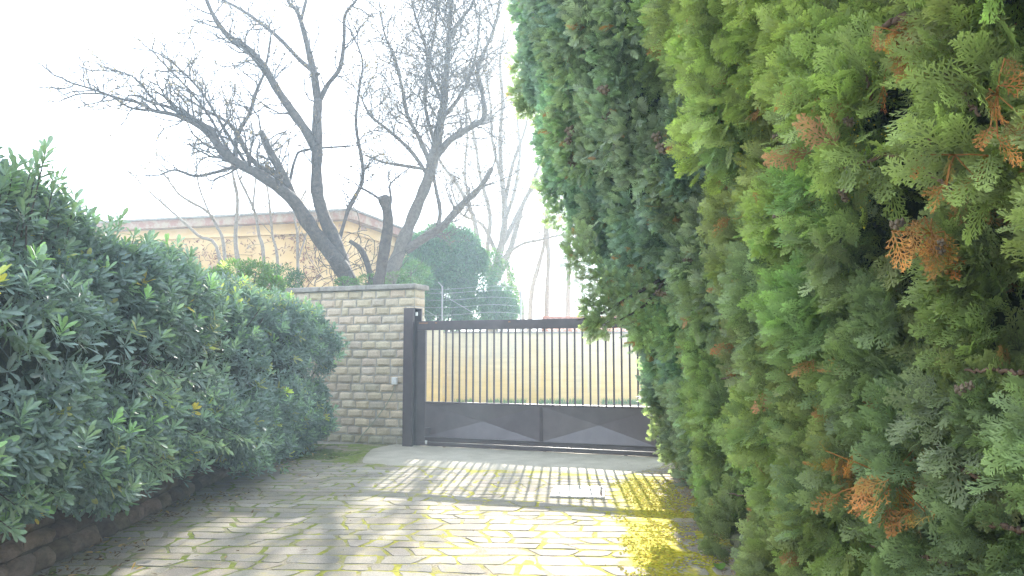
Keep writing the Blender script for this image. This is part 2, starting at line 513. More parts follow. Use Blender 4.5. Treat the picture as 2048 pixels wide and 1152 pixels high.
# lane beyond the gate
ln = MB(); ln.add([gp(-3, -.4, -.02), gp(9, -.4, -.02), (12, 23.7, -.02), (-4.2, 23.7, -.02)], [(0, 1, 2, 3)])
M['lane'] = m_rough('lane', (.42, .39, .33), (.52, .48, .42), 2, .93, .6, .01, 60, False)
tag(ln.build('lane', M['lane']), kind='structure')

# ---------------------------------------------------------------- drain grate in the paving
q0 = at(1103, 997, 8.34); 
gc = at(1157, 985, 1.0); 
def ground_pt(px, py, z=0.0):
    d = at(px, py, 1.0); dz = d[2] - CAMH
    t = (z - CAMH) / dz
    return np.array([d[0] * t, t, z])
a_, b_ = ground_pt(1106, 990), ground_pt(1204, 994)
cg = ground_pt(1157, 985.5)
ga = math.atan2(b_[1] - a_[1], b_[0] - a_[0]) * .6
dg = thing('drain_grate', 'pale rectangular metal drain grate set flush in the moss-jointed paving', 'drain grate', (cg[0], cg[1], .0))
def gl(u, v, z): return (cg[0] + cos(ga) * u - sin(ga) * v, cg[1] + sin(ga) * u + cos(ga) * v, z)
L_, W_ = .285, .33
fr = MB()
for u, v, hu, hv in ((0, -W_ + .022, L_, .022), (0, W_ - .022, L_, .022), (-L_ + .045, 0, .045, W_ - .045), (L_ - .012, 0, .012, W_ - .045), (L_ - .062, 0, .012, W_ - .045), (.035, 0, .012, W_ - .045), (-.035, 0, .014, W_ - .045), (0, W_ * .62, .022, .012), (0, -W_ * .62, .022, .012)):
    fr.box(gl(u, v, .012), (hu, hv, .009), ga, None, .003)
fr.box(gl(.002, 0, .010), (.020, W_ * .5, .006), ga, (.8, .78, .7), .002)
fr.build('frame', M['grate'], dg)
for k in range(7):
    v = -W_ + .085 + k * (2 * W_ - .17) / 6
    for u0, u1 in ((-L_ + .092, -.050), (.048, L_ - .075)):
        bb = MB(); bb.box(gl((u0 + u1) / 2, v, .011), ((u1 - u0) / 2, .021, .007), ga, None, .002)
        bb.build('slat', M['grate'], dg)
slot_shade = MB(); slot_shade.box(gl(0, 0, -.0005), (L_ - .01, W_ - .01, .002), ga, (.35, .3, .3)); slot_shade.build('slot_shade', M['rust'], dg)  # flat plate, its dark tint paints the shade under the slots

# ---------------------------------------------------------------- gate
H = 2.05
gate = thing('sliding_gate', 'dark brown metal sliding gate with thin upright bars above two crossed solid panels', 'gate', gp(1.9))
def gbox(mb, s0, s1, o, ho, z0, z1, bev=.004, tint=None):
    c = gp((s0 + s1) / 2, o, (z0 + z1) / 2)
    return mb.box(c, ((s1 - s0) / 2, ho, (z1 - z0) / 2), GA, tint, bev)
S0, S1 = gs(836), gs(1322)
s_in0, s_in1 = gs(853), S1 - .11
Zb = .055
gbox(MB(), S0, S1, 0, .03, 1.90, H).build('top_rail', M['paint'], gate)
for a_r, b_r in ((.035, .20), (.33, .37), (1.62, 1.66), (2.9, 2.98)):
    gbox(MB(), S0 + a_r, S0 + b_r, .026, .0045, H - .045, H - .022, .001).build('rust_patch', M['rust'], gate)
gbox(MB(), S0, s_in0, 0, .029, Zb, 1.899).build('stile', M['paint'], gate)
gbox(MB(), s_in1, S1, 0, .029, Zb, 1.899).build('stile', M['paint'], gate)
gbox(MB(), s_in0 + .001, s_in1 - .001, 0, .032, .700, .735).build('mid_rail', M['paint'], gate)
gbox(MB(), s_in0 + .001, s_in1 - .001, .0, .026, Zb + .035, .155).build('bottom_rail', M['paint'], gate)
lip = MB(); gbox(lip, s_in0 + .001, s_in1 - .001, .012, .030, .157, .168, .002); lip.build('ledge', M['paint'], gate)
trk = MB(); gbox(trk, S0, S1, .006, .036, .022, Zb + .030, .006); trk.build('wheel_channel', M['paint'], gate)
nb = 30
for k in range(nb):
    s = s_in0 + (s_in1 - s_in0) * (k + 1) / (nb + 1)
    gbox(MB(), s - .0125, s + .0125, 0, .0125, .736, 1.899, .002).build('bar', M['paint'], gate)
smid = gs(1083)
gbox(MB(), smid - .028, smid + .028, .008, .030, .169, .699, .003).build('mullion', M['paint'], gate)
for a, c_ in ((s_in0 + .001, smid - .023), (smid + .023, s_in1 - .001)):
    z0, z1, o0, o1 = .169, .699, .026, -.075
    P = [gp(a, o0, z0), gp(c_, o0, z0), gp(c_, o0, z1), gp(a, o0, z1), gp((a + c_) / 2, o1, (z0 + z1) / 2)]
    Pb = [gp(a, o1 - .01, z0), gp(c_, o1 - .01, z0), gp(c_, o1 - .01, z1), gp(a, o1 - .01, z1)]
    pm = MB(); pm.addp(P + Pb, [(0, 1, 4), (1, 2, 4), (2, 3, 4), (3, 0, 4), (8, 7, 6, 5), (0, 5, 6, 1), (1, 6, 7, 2), (2, 7, 8, 3), (3, 8, 5, 0)])
    pm.build('panel', M['panelm'], gate)
lb = MB(); gbox(lb, s_in0 + .01, s_in0 + .105, .033, .018, .205, .315, .006); gbox(lb, s_in0 + .015, s_in0 + .10, .054, .004, .215, .30, .003); lb.build('lock_box', M['paint'], gate)
bk = MB(); gbox(bk, s_in0 + .02, s_in0 + .055, .045, .012, .05, .11, .004); bk.build('bolt', M['white'], gate)
for s in (S0 + .5, (S0 + S1) / 2 + .2, S1 - .55):
    wh = MB(); wh.tube([gp(s, -.012, .026), gp(s, .012, .026)], .026, 14); wh.build('wheel', M['rust'], gate, )
# posts
pl = gs(815), gs(834)
gpost = thing('gate_post', 'tall dark brown metal channel post at the end of the stone block wall', 'post', gp(sum(pl) / 2), 'posts at the gate ends')
pm = MB(); gbox(pm, pl[0], pl[1] - .008, .10, .035, 0, 2.255, .004); pm.build('front_plate', M['paint'], gpost)
pm = MB(); gbox(pm, pl[0], pl[0] + .02, .0, .064, 0, 2.255, .003); pm.build('web', M['paint'], gpost)
pm = MB(); gbox(pm, pl[0] + .021, pl[1] + .045, -.085, .02, 0, 2.255, .003); pm.build('back_plate', M['paint'], gpost)
pm = MB(); gbox(pm, pl[0] - .002, pl[1] + .05, .015, .125, 2.256, 2.266, .002); pm.build('cap', M['paint'], gpost)
rl = MB(); c = gp(pl[1] + .015, .045, 2.17); rl.tube([c + (0, 0, -.03), c + (0, 0, .03)], .022, 12); rl.build('guide_roller', M['white'], gpost)
gpost2 = thing('gate_post', 'short dark brown metal end post half hidden by the cypress foliage', 'post', gp(S1 + .07), 'posts at the gate ends')
pm = MB(); gbox(pm, S1 + .012, S1 + .12, .0, .06, -.01, 2.07, .004); pm.build('shaft', M['paint'], gpost2)
pm = MB(); gbox(pm, S1 + .008, S1 + .124, .0, .064, 2.071, 2.08, .002); pm.build('cap', M['paint'], gpost2)

# ---------------------------------------------------------------- block wall with coping
wall = thing('block_wall', 'tall beige stone block wall with white mortar and grey coping left of the gate', 'wall', gp(-2.5, -.25))
sR = gs(826); sL = -7.6; WH = 2.60; off = -.06
core = MB(); gbox(core, sL + .01, sR - .012, off - .19, .178, -.05, WH - .004, .0); core.build('mortar_core', M['mortar'], wall)
bw = MB(); rb = random.Random(9)
ncs = 18; ch = WH / ncs
def block(s0, s1, z0, z1, o, tint, bul=.014, side=None):
    nx, nz = max(4, int((s1 - s0) / .045)), 4
    us = np.linspace(0, 1, nx + 1); vs = np.linspace(0, 1, nz + 1)
    U, Wd = np.meshgrid(us, vs, indexing='ij')
    ed = np.minimum(np.minimum(U, 1 - U) * (s1 - s0), np.minimum(Wd, 1 - Wd) * (z1 - z0))
    prof = np.clip(ed / .010, 0, 1) ** .5
    S = s0 + U * (s1 - s0); Z = z0 + Wd * (z1 - z0)
    nn = noise(np.stack([S, Z, 0 * S + o + s0 * 3.1], -1), 11)
    edge_j = .004 * noise(np.stack([S * 2, Z * 2, 0 * S + 5], -1), 17)
    S = S + edge_j; Z = Z + edge_j * (1 - prof) * 1.5
    O = off + o + prof * (bul + .007 + .006 * nn) + .004
    if side is None:
        P = np.stack([G0[0] + gu[0] * S + gn[0] * O, G0[1] + gu[1] * S + gn[1] * O, Z], -1)
    else:      # return face of the wall end: S runs backwards from the front face
        sg = side
        P = np.stack([G0[0] + gu[0] * (sg + O - off) + gn[0] * (off - S), G0[1] + gu[1] * (sg + O - off) + gn[1] * (off - S), Z], -1)
    P = P.reshape(-1, 3)
    i = np.arange(nx)[:, None] * (nz + 1) + np.arange(nz)[None, :]
    Fc = np.stack([i, i + nz + 1, i + nz + 2, i + 1], -1).reshape(-1, 4)
    bw.add(P, Fc, tint)
for k in range(ncs):
    z0 = k * ch + .007; z1 = (k + 1) * ch - .010
    s = sR - rb.uniform(.15, .19) * (1 if k % 2 else 1.85)
    e = sR - .008
    low = k < 2
    def tn():
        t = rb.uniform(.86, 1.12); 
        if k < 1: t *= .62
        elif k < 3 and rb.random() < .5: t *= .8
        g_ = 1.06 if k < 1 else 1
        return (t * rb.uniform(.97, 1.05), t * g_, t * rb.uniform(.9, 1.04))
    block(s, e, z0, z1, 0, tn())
    x = s - .014
    while x > sL + .1:
        wdt = rb.uniform(.245, .285)
        if rb.random() < .06: wdt *= .5
        zj = rb.uniform(-.003, .003)
        if rb.random() < .02:
            zm = (z0 + z1) / 2
            block(x - wdt, x, z0 + zj, zm - .006, rb.uniform(-.003, .003), tn()); block(x - wdt, x, zm + .006, z1 + zj, rb.uniform(-.003, .003), tn())
        else:
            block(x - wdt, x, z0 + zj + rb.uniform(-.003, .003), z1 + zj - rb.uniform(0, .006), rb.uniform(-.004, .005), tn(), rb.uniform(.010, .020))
        x -= wdt + rb.uniform(.014, .024)
    block(.01, .36, z0, z1, 0, tn(), side=sR - .012)
bw.build('masonry', M['brick'], wall)
cp = MB(); x = sR + .045
while x > sL:
    gbox(cp, max(x - .95, sL), x - .004, off - .18, .26, WH, WH + .085, .012, (1, 1, 1)); x -= .95
cp.build('coping', M['coping'], wall)

# junction box and surface cable
jb = gp(gs(790), off + .045, 0); zjb = at(790, 762, jb[1])[2]
t = thing('junction_box', 'small white square junction box screwed to the block wall near the gate post', 'electrical box', (jb[0], jb[1], zjb - .06))
mb = MB(); mb.box((jb[0], jb[1], zjb), (.052, .024, .060), GA, None, .006); mb.build('box', M['white'], t)
mb = MB(); mb.box((jb[0] + gn[0] * .027, jb[1] + gn[1] * .027, zjb), (.044, .004, .052), GA, None, .003); mb.build('lid', M['white'], t)
cb = MB(); pts = []
for px, py in ((789, 772), (784, 790), (772, 812), (757, 832), (742, 852), (728, 868), (718, 884)):
    q = gp(gs(px), off + .032); pts.append((q[0], q[1], max(.01, at(px, py, q[1])[2])))
cb.tube(pts, .0065, 6)
o = cb.build('cable', M['cablem'], None, True); tag(o, 'thin pale green cable running slantwise down the block wall below the junction box', 'cable')

# ---------------------------------------------------------------- leaf templates and foliage tools
LEAF = np.array([(0, 0, 0), (-.085, .38, .012), (0, .38, -.02), (.085, .38, .012), (-.14, .74, .0), (0, .74, -.035), (.14, .74, .0), (-.075, .95, -.03), (0, 1, -.06), (.075, .95, -.03)])
LEAF_F4 = [(1, 2, 5, 4), (2, 3, 6, 5), (4, 5, 8, 7), (5, 6, 9, 8)]
LEAF_F3 = [(0, 2, 1), (0, 3, 2)]
def place_leaves(mb, P, D, Up, S, tint, T=LEAF, F4=LEAF_F4, F3=LEAF_F3):
    D = nrm(D); X = nrm(np.cross(D, Up)); Z = np.cross(X, D)
    mb.inst(T, F4, X, D, Z, P, S, tint)
    if F3 is not None:
        mb.inst(T, F3, X, D, Z, P, S, tint)

def rosettes(mb, P, A, size, tint, nl=9, spread=(28, 82)):
    """whorls of leaves at P round the axis A"""
    A = nrm(A); n = len(P)
    ref = np.where(np.abs(A[:, 2:3]) > .9, np.array([[1., 0, 0]]), np.array([[0, 0, 1.]]))
    X = nrm(np.cross(A, ref)); Y = np.cross(A, X)
    ph0 = rng.uniform(0, 6.28, n)
    for k in range(nl):
        ph = ph0 + k * 2.3999 + rng.normal(0, .2, n)
        th = np.radians(spread[0] + (spread[1] - spread[0]) * (k + .5) / nl) + rng.normal(0, .12, n)
        R = np.cos(ph)[:, None] * X + np.sin(ph)[:, None] * Y
        D = np.cos(th)[:, None] * A + np.sin(th)[:, None] * R
        D[:, 2] -= .10
        S = size * rng.uniform(.55, 1.25, n)
        tt = tint * rng.uniform(.85, 1.18, (n, 1))
        place_leaves(mb, P - A * (.012 * k)[:, None] if False else P - A * (.004 * k), D, A + rng.normal(0, .15, A.shape), np.stack([S * rng.uniform(.85, 1.2, n), S, S], 1), tt)

def blob_clusters(mb, centers, radii, n_each, leafsize, tint, T=LEAF, shell=.55):
    """loose leafy clumps: leaves spread through the outer shell of each ellipsoid"""
    for c, r in zip(centers, radii):
        n = n_each if np.isscalar(n_each) else n_each
        d = nrm(rng.normal(size=(n, 3))); rr_ = rng.uniform(shell, 1.0, n) ** .7
        rr_ *= 1 + .18 * noise(d * 2 + c, 2.0)
        P = c + d * rr_[:, None] * r
        D = nrm(d + rng.normal(0, .7, (n, 3)))
        tt = tint * rng.uniform(.7, 1.3, (n, 1)) * (1 + .1 * rng.normal(size=(n, 3)))
        place_leaves(mb, P, D, rng.normal(size=(n, 3)), leafsize * rng.uniform(.7, 1.3, n), np.clip(tt, .1, 3))

# ---------------------------------------------------------------- left hedge
def hx(y): return np.interp(y, [2.5, 4, 8, 12.2, 13.2], [-3.45, -3.48, -3.56, -3.62, -3.75])      # centre line
def ha(y): return np.interp(y, [2.5, 4, 6, 8, 11, 12.3, 12.8], [.70, .70, .68, .66, .72, .66, .45])      # half width
def htop(y): return np.interp(y, [2.5, 4.6, 5.4, 6.2, 7.0, 8.0, 8.8, 9.7, 11.2, 12.0, 12.75], [2.62, 2.64, 2.56, 2.48, 2.48, 2.36, 2.22, 2.36, 2.36, 2.24, 2.05])
def hbot(y): return np.interp(y, [2.5, 5, 7, 9, 12], [.44, .42, .37, .26, .13])
def hedge_pts(n, t0, t1, depth):
    y = rng.uniform(2.6, 12.75, n); t = np.radians(rng.uniform(t0, t1, n))
    a = ha(y); zt = htop(y); zb = hbot(y); b = (zt - zb) / 2; zc = (zt + zb) / 2
    cp_, sp_ = np.cos(t), np.sin(t)
    e = .62
    x = hx(y) + a * np.sign(cp_) * np.abs(cp_) ** e; z = zc + b * np.sign(sp_) * np.abs(sp_) ** e
    nx = np.sign(cp_) * np.abs(cp_) ** (2 - e) / a; nz = np.sign(sp_) * np.abs(sp_) ** (2 - e) / b
    Nn = nrm(np.stack([nx, 0 * nx, nz], 1))
    P = np.stack([x, y, z], 1)
    k = .17 * noise(P, 1.7) + .09 * noise(P, 4.2, 2)
    P = P + Nn * (k - depth)[:, None]
    # normal bends with the billows
    e1 = .06
    g_ = np.stack([noise(P + np.eye(3)[i] * e1, 1.7) - noise(P, 1.7) for i in range(3)], 1) / e1 * .17
    Nn2 = nrm(Nn - g_ * 1.0)
    return P, Nn2
hedge = thing('clipped_hedge', 'long evergreen hedge of leathery whorled leaves above the low stone wall', 'hedge', (-3.6, 7.5, .4))
hm = MB()
def hedge_tint(P):
    n = len(P)
    t = np.ones((n, 3)) * rng.uniform(.75, 1.2, (n, 1))
    yl = rng.random(n) < .025 + .16 * ((P[:, 2] > 2.1) & (P[:, 1] > 8.5))
    t[yl] *= np.array([2.3, 1.7, .7])
    vy = rng.random(n) < .002
    t[vy] = np.array([3.6, 2.1, .45])
    fl = rng.random(n) < .10
    t[fl] *= np.array([1.3, 1.45, .9])
    return t
P, A = hedge_pts(9000, -75, 125, np.abs(rng.normal(0, .05, 9000)))
rosettes(hm, P, A + np.array([0, 0, .35]) + rng.normal(0, .35, P.shape), .098 , hedge_tint(P), 9)
P, A = hedge_pts(6000, -80, 130, rng.uniform(.10, .34, 6000))
rosettes(hm, P, A + rng.normal(0, .5, P.shape), .10, hedge_tint(P) * .9, 7)
# shoots standing proud of the hedge
P, A = hedge_pts(420, -70, 115, -rng.uniform(.03, .16, 420))
rosettes(hm, P, A * .6 + np.array([0, 0, .8]) + rng.normal(0, .25, P.shape), .10, hedge_tint(P) * np.array([1.25, 1.3, 1.0]), 10, (18, 70))
rosettes(hm, P - np.array([0, 0, .05]), A * .6 + np.array([0, 0, .8]), .09, hedge_tint(P), 7, (40, 80))
# tall shoots seen against the sky, and low sprays over the stones
sh = [(60, 345, 4.6), (92, 300, 4.7), (30, 330, 4.5), (75, 330, 4.7), (130, 390, 5.2), (150, 400, 5.3), (188, 452, 5.8), (222, 445, 6.3), (240, 440, 6.4), (268, 470, 6.6), (300, 480, 6.9), (310, 500, 7.0), (340, 520, 7.4), (375, 515, 7.8), (385, 530, 7.9), (10, 350, 4.4), (110, 360, 4.9)]
low = [(40, 900, 4.45), (75, 935, 4.6), (100, 915, 4.7), (60, 960, 4.55), (310, 880, 5.9), (335, 900, 6.0), (345, 930, 6.1), (325, 945, 6.0), (270, 935, 5.7), (215, 960, 5.4), (30, 1010, 4.4), (55, 1000, 4.5), (110, 990, 4.8), (25, 1060, 4.3), (400, 880, 6.6), (450, 895, 7.1), (490, 880, 7.6), (545, 890, 8.6), (345, 800, 5.9), (350, 760, 5.9), (280, 880, 5.7), (50, 680, 4.4), (75, 700, 4.5), (90, 620, 4.6), (140, 850, 4.9), (60, 860, 4.5)]
st_mb = MB()
for lst, up in ((sh, 1), (low, 0)):
    for px, py, Y in lst:
        tip = at(px, py, Y)
        base = tip + (np.array([-.08, 0, -.45]) if up else np.array([-.40, 0, .16]))
        pts = np.linspace(base, tip, 5); pts[1:4, 2] += (0 if up else .03)
        st_mb.tube(pts, np.linspace(.006, .003, 5), 5)
        for q, sz in ((tip, .105), (tip * .82 + base * .18, .10), (tip * .6 + base * .4, .09)):
            ax = (tip - base)[None] / .4 + rng.normal(0, .15, (1, 3))
            rosettes(hm, q[None].copy(), ax, sz, np.array([[1.3, 1.3, .95]]), 10, (20, 75))
# stems inside
for k in range(46):
    y = 2.8 + k * .215 + rng.uniform(-.08, .08)
    for j in range(3):
        p0 = np.array([hx(y) + rng.uniform(-.2, .15), y, .35])
        p3 = np.array([hx(y) + rng.uniform(-.4, .55), y + rng.uniform(-.3, .3), htop(y) - rng.uniform(.25, .7)])
        pts = np.linspace(p0, p3, 7) + rng.normal(0, .03, (7, 3))
        st_mb.tube(pts, np.linspace(.018, .006, 7), 5)
hc = MB(); ys = np.linspace(2.7, 12.6, 90); ts = np.radians(np.linspace(-95, 265, 33)[:-1]); V = []
for y in ys:
    a = ha(y) - .30; zt = htop(y) - .32; zb = hbot(y) + .02; b = (zt - zb) / 2
    for t in ts:
        c_, s_ = cos(t), sin(t)
        V.append((hx(y) + a * math.copysign(abs(c_) ** .62, c_), y, (zt + zb) / 2 + b * math.copysign(abs(s_) ** .62, s_)))
V = np.array(V); V[:, 0] += .10 * noise(V, 5) ; V[:, 2] += .07 * noise(V, 5, 3)
i = np.arange(89)[:, None] * 32 + np.arange(32)[None]; j = np.arange(89)[:, None] * 32 + (np.arange(32)[None] + 1) % 32
hc.add(V, np.stack([i, j, j + 32, i + 32], -1).reshape(-1, 4)); hc.addp(V[-32:], [tuple(range(32))])
hc.build('light_blocking_core', M['inner'], hedge, True)  # added core that keeps sun from passing through the hedge
hm.build('foliage', M['hedge_leaf'], hedge)
st_mb.build('stems', M['bark'], hedge)['kind'] = 'stuff'

# low retaining wall of rough stones under the hedge
rw = thing('retaining_wall', 'low rough brown stone retaining wall in the shade beneath the hedge', 'wall', (-3.5, 8, 0))
rs = MB(); rq = random.Random(21)
def rwx(y): return float(np.interp(y, [2.5, 5.5, 8.6, 12.6], [-3.18, -3.25, -3.45, -3.62]))
def stone(c, half, seedv, tint, mb, n=7):
    """rough rounded block facing +X"""
    us = np.linspace(-1, 1, n)
    U, W2 = np.meshgrid(us, us, indexing='ij')
    r = np.maximum(np.abs(U), np.abs(W2))
    prof = (1 - r ** 3.2)
    nn = noise(np.stack([U + seedv * 1.7, W2, 0 * U + seedv], -1), 1.9)
    X = half[0] * (-1 + prof * 1.55 + .55 * nn * prof)
    Yv = half[1] * U * (1 + .06 * nn) * (1 - .07 * W2 ** 2); Zv = half[2] * W2 * (1 - .08 * U ** 2 + .05 * nn)
    P = np.stack([c[0] + X, c[1] + Yv, c[2] + Zv], -1).reshape(-1, 3)
    i = np.arange(n - 1)[:, None] * n + np.arange(n - 1)[None, :]
    mb.add(P, np.stack([i, i + n, i + n + 1, i + 1], -1).reshape(-1, 4), tint)
yv = 2.6
for row, (z0, z1) in enumerate(((-.02, .17), (.17, .31), (.31, .44))):
    y = 2.6 + rq.uniform(0, .2)
    while y < 12.5:
        ln_ = rq.uniform(.16, .38)
        sc_ = float(np.interp(y, [3, 12.5], [1.0, .62]))
        t_ = rq.uniform(.55, 1.3)
        stone((rwx(y + ln_ / 2) - .02 * row, y + ln_ / 2, (z0 + z1) / 2 * sc_), (.05, ln_ / 2 - .006, (z1 - z0) / 2 * sc_ - .004), rq.uniform(0, 50), (t_ * rq.uniform(1, 1.15), t_, t_ * rq.uniform(.85, 1)), rs)
        y += ln_
rs.build('stonework', M['rstone'], rw, True)
bk_ = MB()
ys = np.linspace(2.6, 12.6, 30)
Vb = []
for y in ys:
    s_ = float(np.interp(y, [3, 12.5], [1.0, .62]))
    Vb += [(rwx(y) - .055, y, -.04), (rwx(y) - .075, y, .44 * s_), (rwx(y) - .9, y, .44 * s_)]
i = np.arange(29) * 3
bk_.add(Vb, np.concatenate([np.stack([i, i + 3, i + 4, i + 1], 1), np.stack([i + 1, i + 4, i + 5, i + 2], 1)]))
bk_.build('backing_earth', M['soil'], rw)

# ---------------------------------------------------------------- cypresses on the right
def frond_template(nside, nsub, wmain=.018, wsub=.016, seed=0, curl=.12):
    """flat spray: axis, alternating branchlets, short branchlets on those"""
    r = random.Random(seed)
    V = []; Fq = []
    def strip(p0, p1, w0, w1):
        p0, p1 = np.array(p0, float), np.array(p1, float)
        d = p1 - p0; s = np.array([-d[1], d[0], 0]); s = s / (np.linalg.norm(s) + 1e-9)
        n0 = len(V)
        V.extend([p0 - s * w0, p0 + s * w0, p1 + s * w1, p1 - s * w1]); Fq.append((n0, n0 + 1, n0 + 2, n0 + 3))
    zc = lambda y: -curl * y * y
    prev = (0, 0, 0)
    bend = r.uniform(-.12, .12)
    ax = lambda y: np.array([bend * y * y, y, zc(y)])
    for k in range(3):
        strip(ax(k / 3), ax((k + 1) / 3), wmain * (1 - .25 * k), wmain * (.75 - .25 * k) + .004)
    for k in range(nside):
        f = (k + .6) / nside * .95
        sd_ = 1 if k % 2 else -1
        ln_ = (.50 * (1 - f) ** .75 + .07) * r.uniform(.8, 1.15) * (.6 + .4 * min(1, f * 4))
        an = radians(r.uniform(38, 52) - 10 * f) * sd_
        b0 = ax(f)
        d = np.array([sin(an), cos(an), 0])
        zt = r.uniform(-.06, .05)
        b1 = b0 + d * ln_ + np.array([0, .04 * ln_, zt - curl * .5 * ln_])
        if nsub == 0:
            strip(b0, (b0 + b1) / 2, wsub * .9, wsub * 1.5); strip((b0 + b1) / 2, b1, wsub * 1.5, wsub * .4)
            continue
        strip(b0, b1, wsub * .8, wsub * .35)
        for j in range(nsub):
            g_ = (j + .7) / nsub * .92
            for s2 in ((1, -1) if j % 1 == 0 else (1,)):
                l2 = ln_ * .42 * (1 - g_) ** .6 * r.uniform(.7, 1.1) + .03
                a2 = an + s2 * radians(r.uniform(32, 46))
                c0 = b0 + (b1 - b0) * (g_ if s2 > 0 else g_ - .05)
                c1 = c0 + np.array([sin(a2), cos(a2), 0]) * l2 + np.array([0, 0, r.uniform(-.02, .02)])
                strip(c0, c1, wsub * .95, wsub * .45)
    return np.array(V), np.array(Fq)
FT_near = [frond_template(13, 3, .020, .021, s) for s in (1, 2, 3, 4)]
FT_mid = [frond_template(12, 2, .020, .028, s) for s in (5, 6, 7)]
FT_far = [frond_template(14, 0, .02, .028, s) for s in (8, 9, 10)]

def put_fronds(mb, FT, P, D, Up, S, tint):
    D = nrm(D); X = nrm(np.cross(D, Up)); Z = np.cross(X, D)
    which = rng.integers(0, len(FT), len(P))
    for k, (T, Fq) in enumerate(FT):
        m_ = which == k
        if m_.any():
            mb.inst(T, Fq, X[m_], D[m_], Z[m_], P[m_], S[m_], tint[m_])
            tip = np.clip(.62 + .75 * np.hypot(T[:, 0] * 1.3, T[:, 1]), .6, 1.5)      # tint lighter towards the tips, darker towards the base
            mb.T[-1] = mb.T[-1] * np.tile(tip, int(m_.sum()))[:, None]

def cface(y, z, prof):
    """x of the foliage face"""
    return np.interp(z, prof[0], prof[1]) + np.interp(y, [1.5, 2.2, 5.4, 7.4, 8.5, 10.6], prof[2])

PF_far = ([0, 1, 1.55, 2, 2.5, 3.2, 3.9, 5, 6.4, 7.6], [2.0, 1.80, 1.66, 1.40, 1.18, .84, .44, .24, .18, .5], [0, 0, 0, 0, 0, 0])
PF_mid = ([0, .45, 1.2, 2, 2.8, 3.6, 4.5, 5.6], [1.62, 1.70, 1.68, 1.60, 1.46, 1.26, 1.1, 1.2], [0, 0, 0, 0, .1, .3])
PF_near = ([0, .45, 1.2, 2, 2.8, 3.6, 5.0], [1.46, 1.50, 1.44, 1.30, 1.12, .96, 1.0], [0, 0, 0, 0, 0, 0])

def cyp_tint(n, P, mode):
    base = np.array({'far': (1.22, 1.32, 1.85), 'mid': (1.06, 1.14, 1.10), 'near': (1.12, 1.14, .92)}[mode])  # extra blue of the far entry paints haze into the foliage
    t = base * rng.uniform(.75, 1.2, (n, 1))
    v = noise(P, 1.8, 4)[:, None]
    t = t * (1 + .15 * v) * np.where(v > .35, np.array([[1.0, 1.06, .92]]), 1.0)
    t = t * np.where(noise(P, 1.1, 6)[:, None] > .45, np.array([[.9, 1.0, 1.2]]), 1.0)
    br = rng.random(n) < .012
    t[br] = np.array([1.7, .8, .8])
    return np.clip(t, .1, 4)

def lobes_tree(mb, prof, yr, zr, yc, yh, depth_b, nl, nf, size, FT, mode, rl=(.18, .34), extra=None, end=False, density_inner=.35):
    """lobes of fronds over the face, scalloped in plan so each tree bulges"""
    y = rng.uniform(yr[0], yr[1], nl); z = rng.uniform(zr[0], zr[1], nl)
    Cn = []; Nn = []
    for yy, z_ in zip(y, z):
        x = float(cface(yy, z_, prof)) + depth_b * ((yy - yc) / yh) ** 2
        Cn.append((x + .22 + rng.uniform(-.20, .18), yy, z_)); Nn.append((-1, (yy - yc) / yh * .7, .1))
    if end:
        for _ in range(int(nl * .5)):
            z_ = rng.uniform(zr[0], zr[1]); xx = float(cface(yr[1], z_, prof)) + depth_b * .8 + rng.uniform(.1, 1.3)
            Cn.append((xx, yr[1] + rng.uniform(-.15, .15) , z_)); Nn.append((-.2, 1, .1))
    if extra:
        for e in extra: Cn.append(e[0]); Nn.append(e[1])
    Cn = np.array(Cn); Nn = nrm(np.array(Nn, float))
    R = rng.uniform(rl[0], rl[1], len(Cn))
    if extra: R[-len(extra):] = [e[2] for e in extra]
    lt = rng.uniform(.88, 1.13, (len(Cn), 1)) * (1 + .03 * rng.normal(size=(len(Cn), 3)))
    # fronds on each lobe
    idx = np.repeat(np.arange(len(Cn)), nf)
    n = len(idx)
    d = nrm(rng.normal(size=(n, 3)) + Nn[idx] * 1.0)
    rr_ = R[idx] * rng.uniform(.45, 1.0, n) ** .6
    P = Cn[idx] + d * rr_[:, None] * np.array([.9, 1.0, 1.25])
    droop = rng.uniform(-.45, .75, (n, 1))
    D = d * .9 + Nn[idx] * .35 + np.array([0, 0, 1.0]) * droop + rng.normal(0, .35, (n, 3))
    Up = rng.normal(size=(n, 3)) + np.array([0, 0, .6]) + Nn[idx] * .8
    S = size * rng.uniform(.6, 1.25, n)
    put_fronds(mb, FT, P - nrm(D) * (S * .35)[:, None], D, Up, S, cyp_tint(n, P, mode) * lt[idx])
    return Cn, Nn

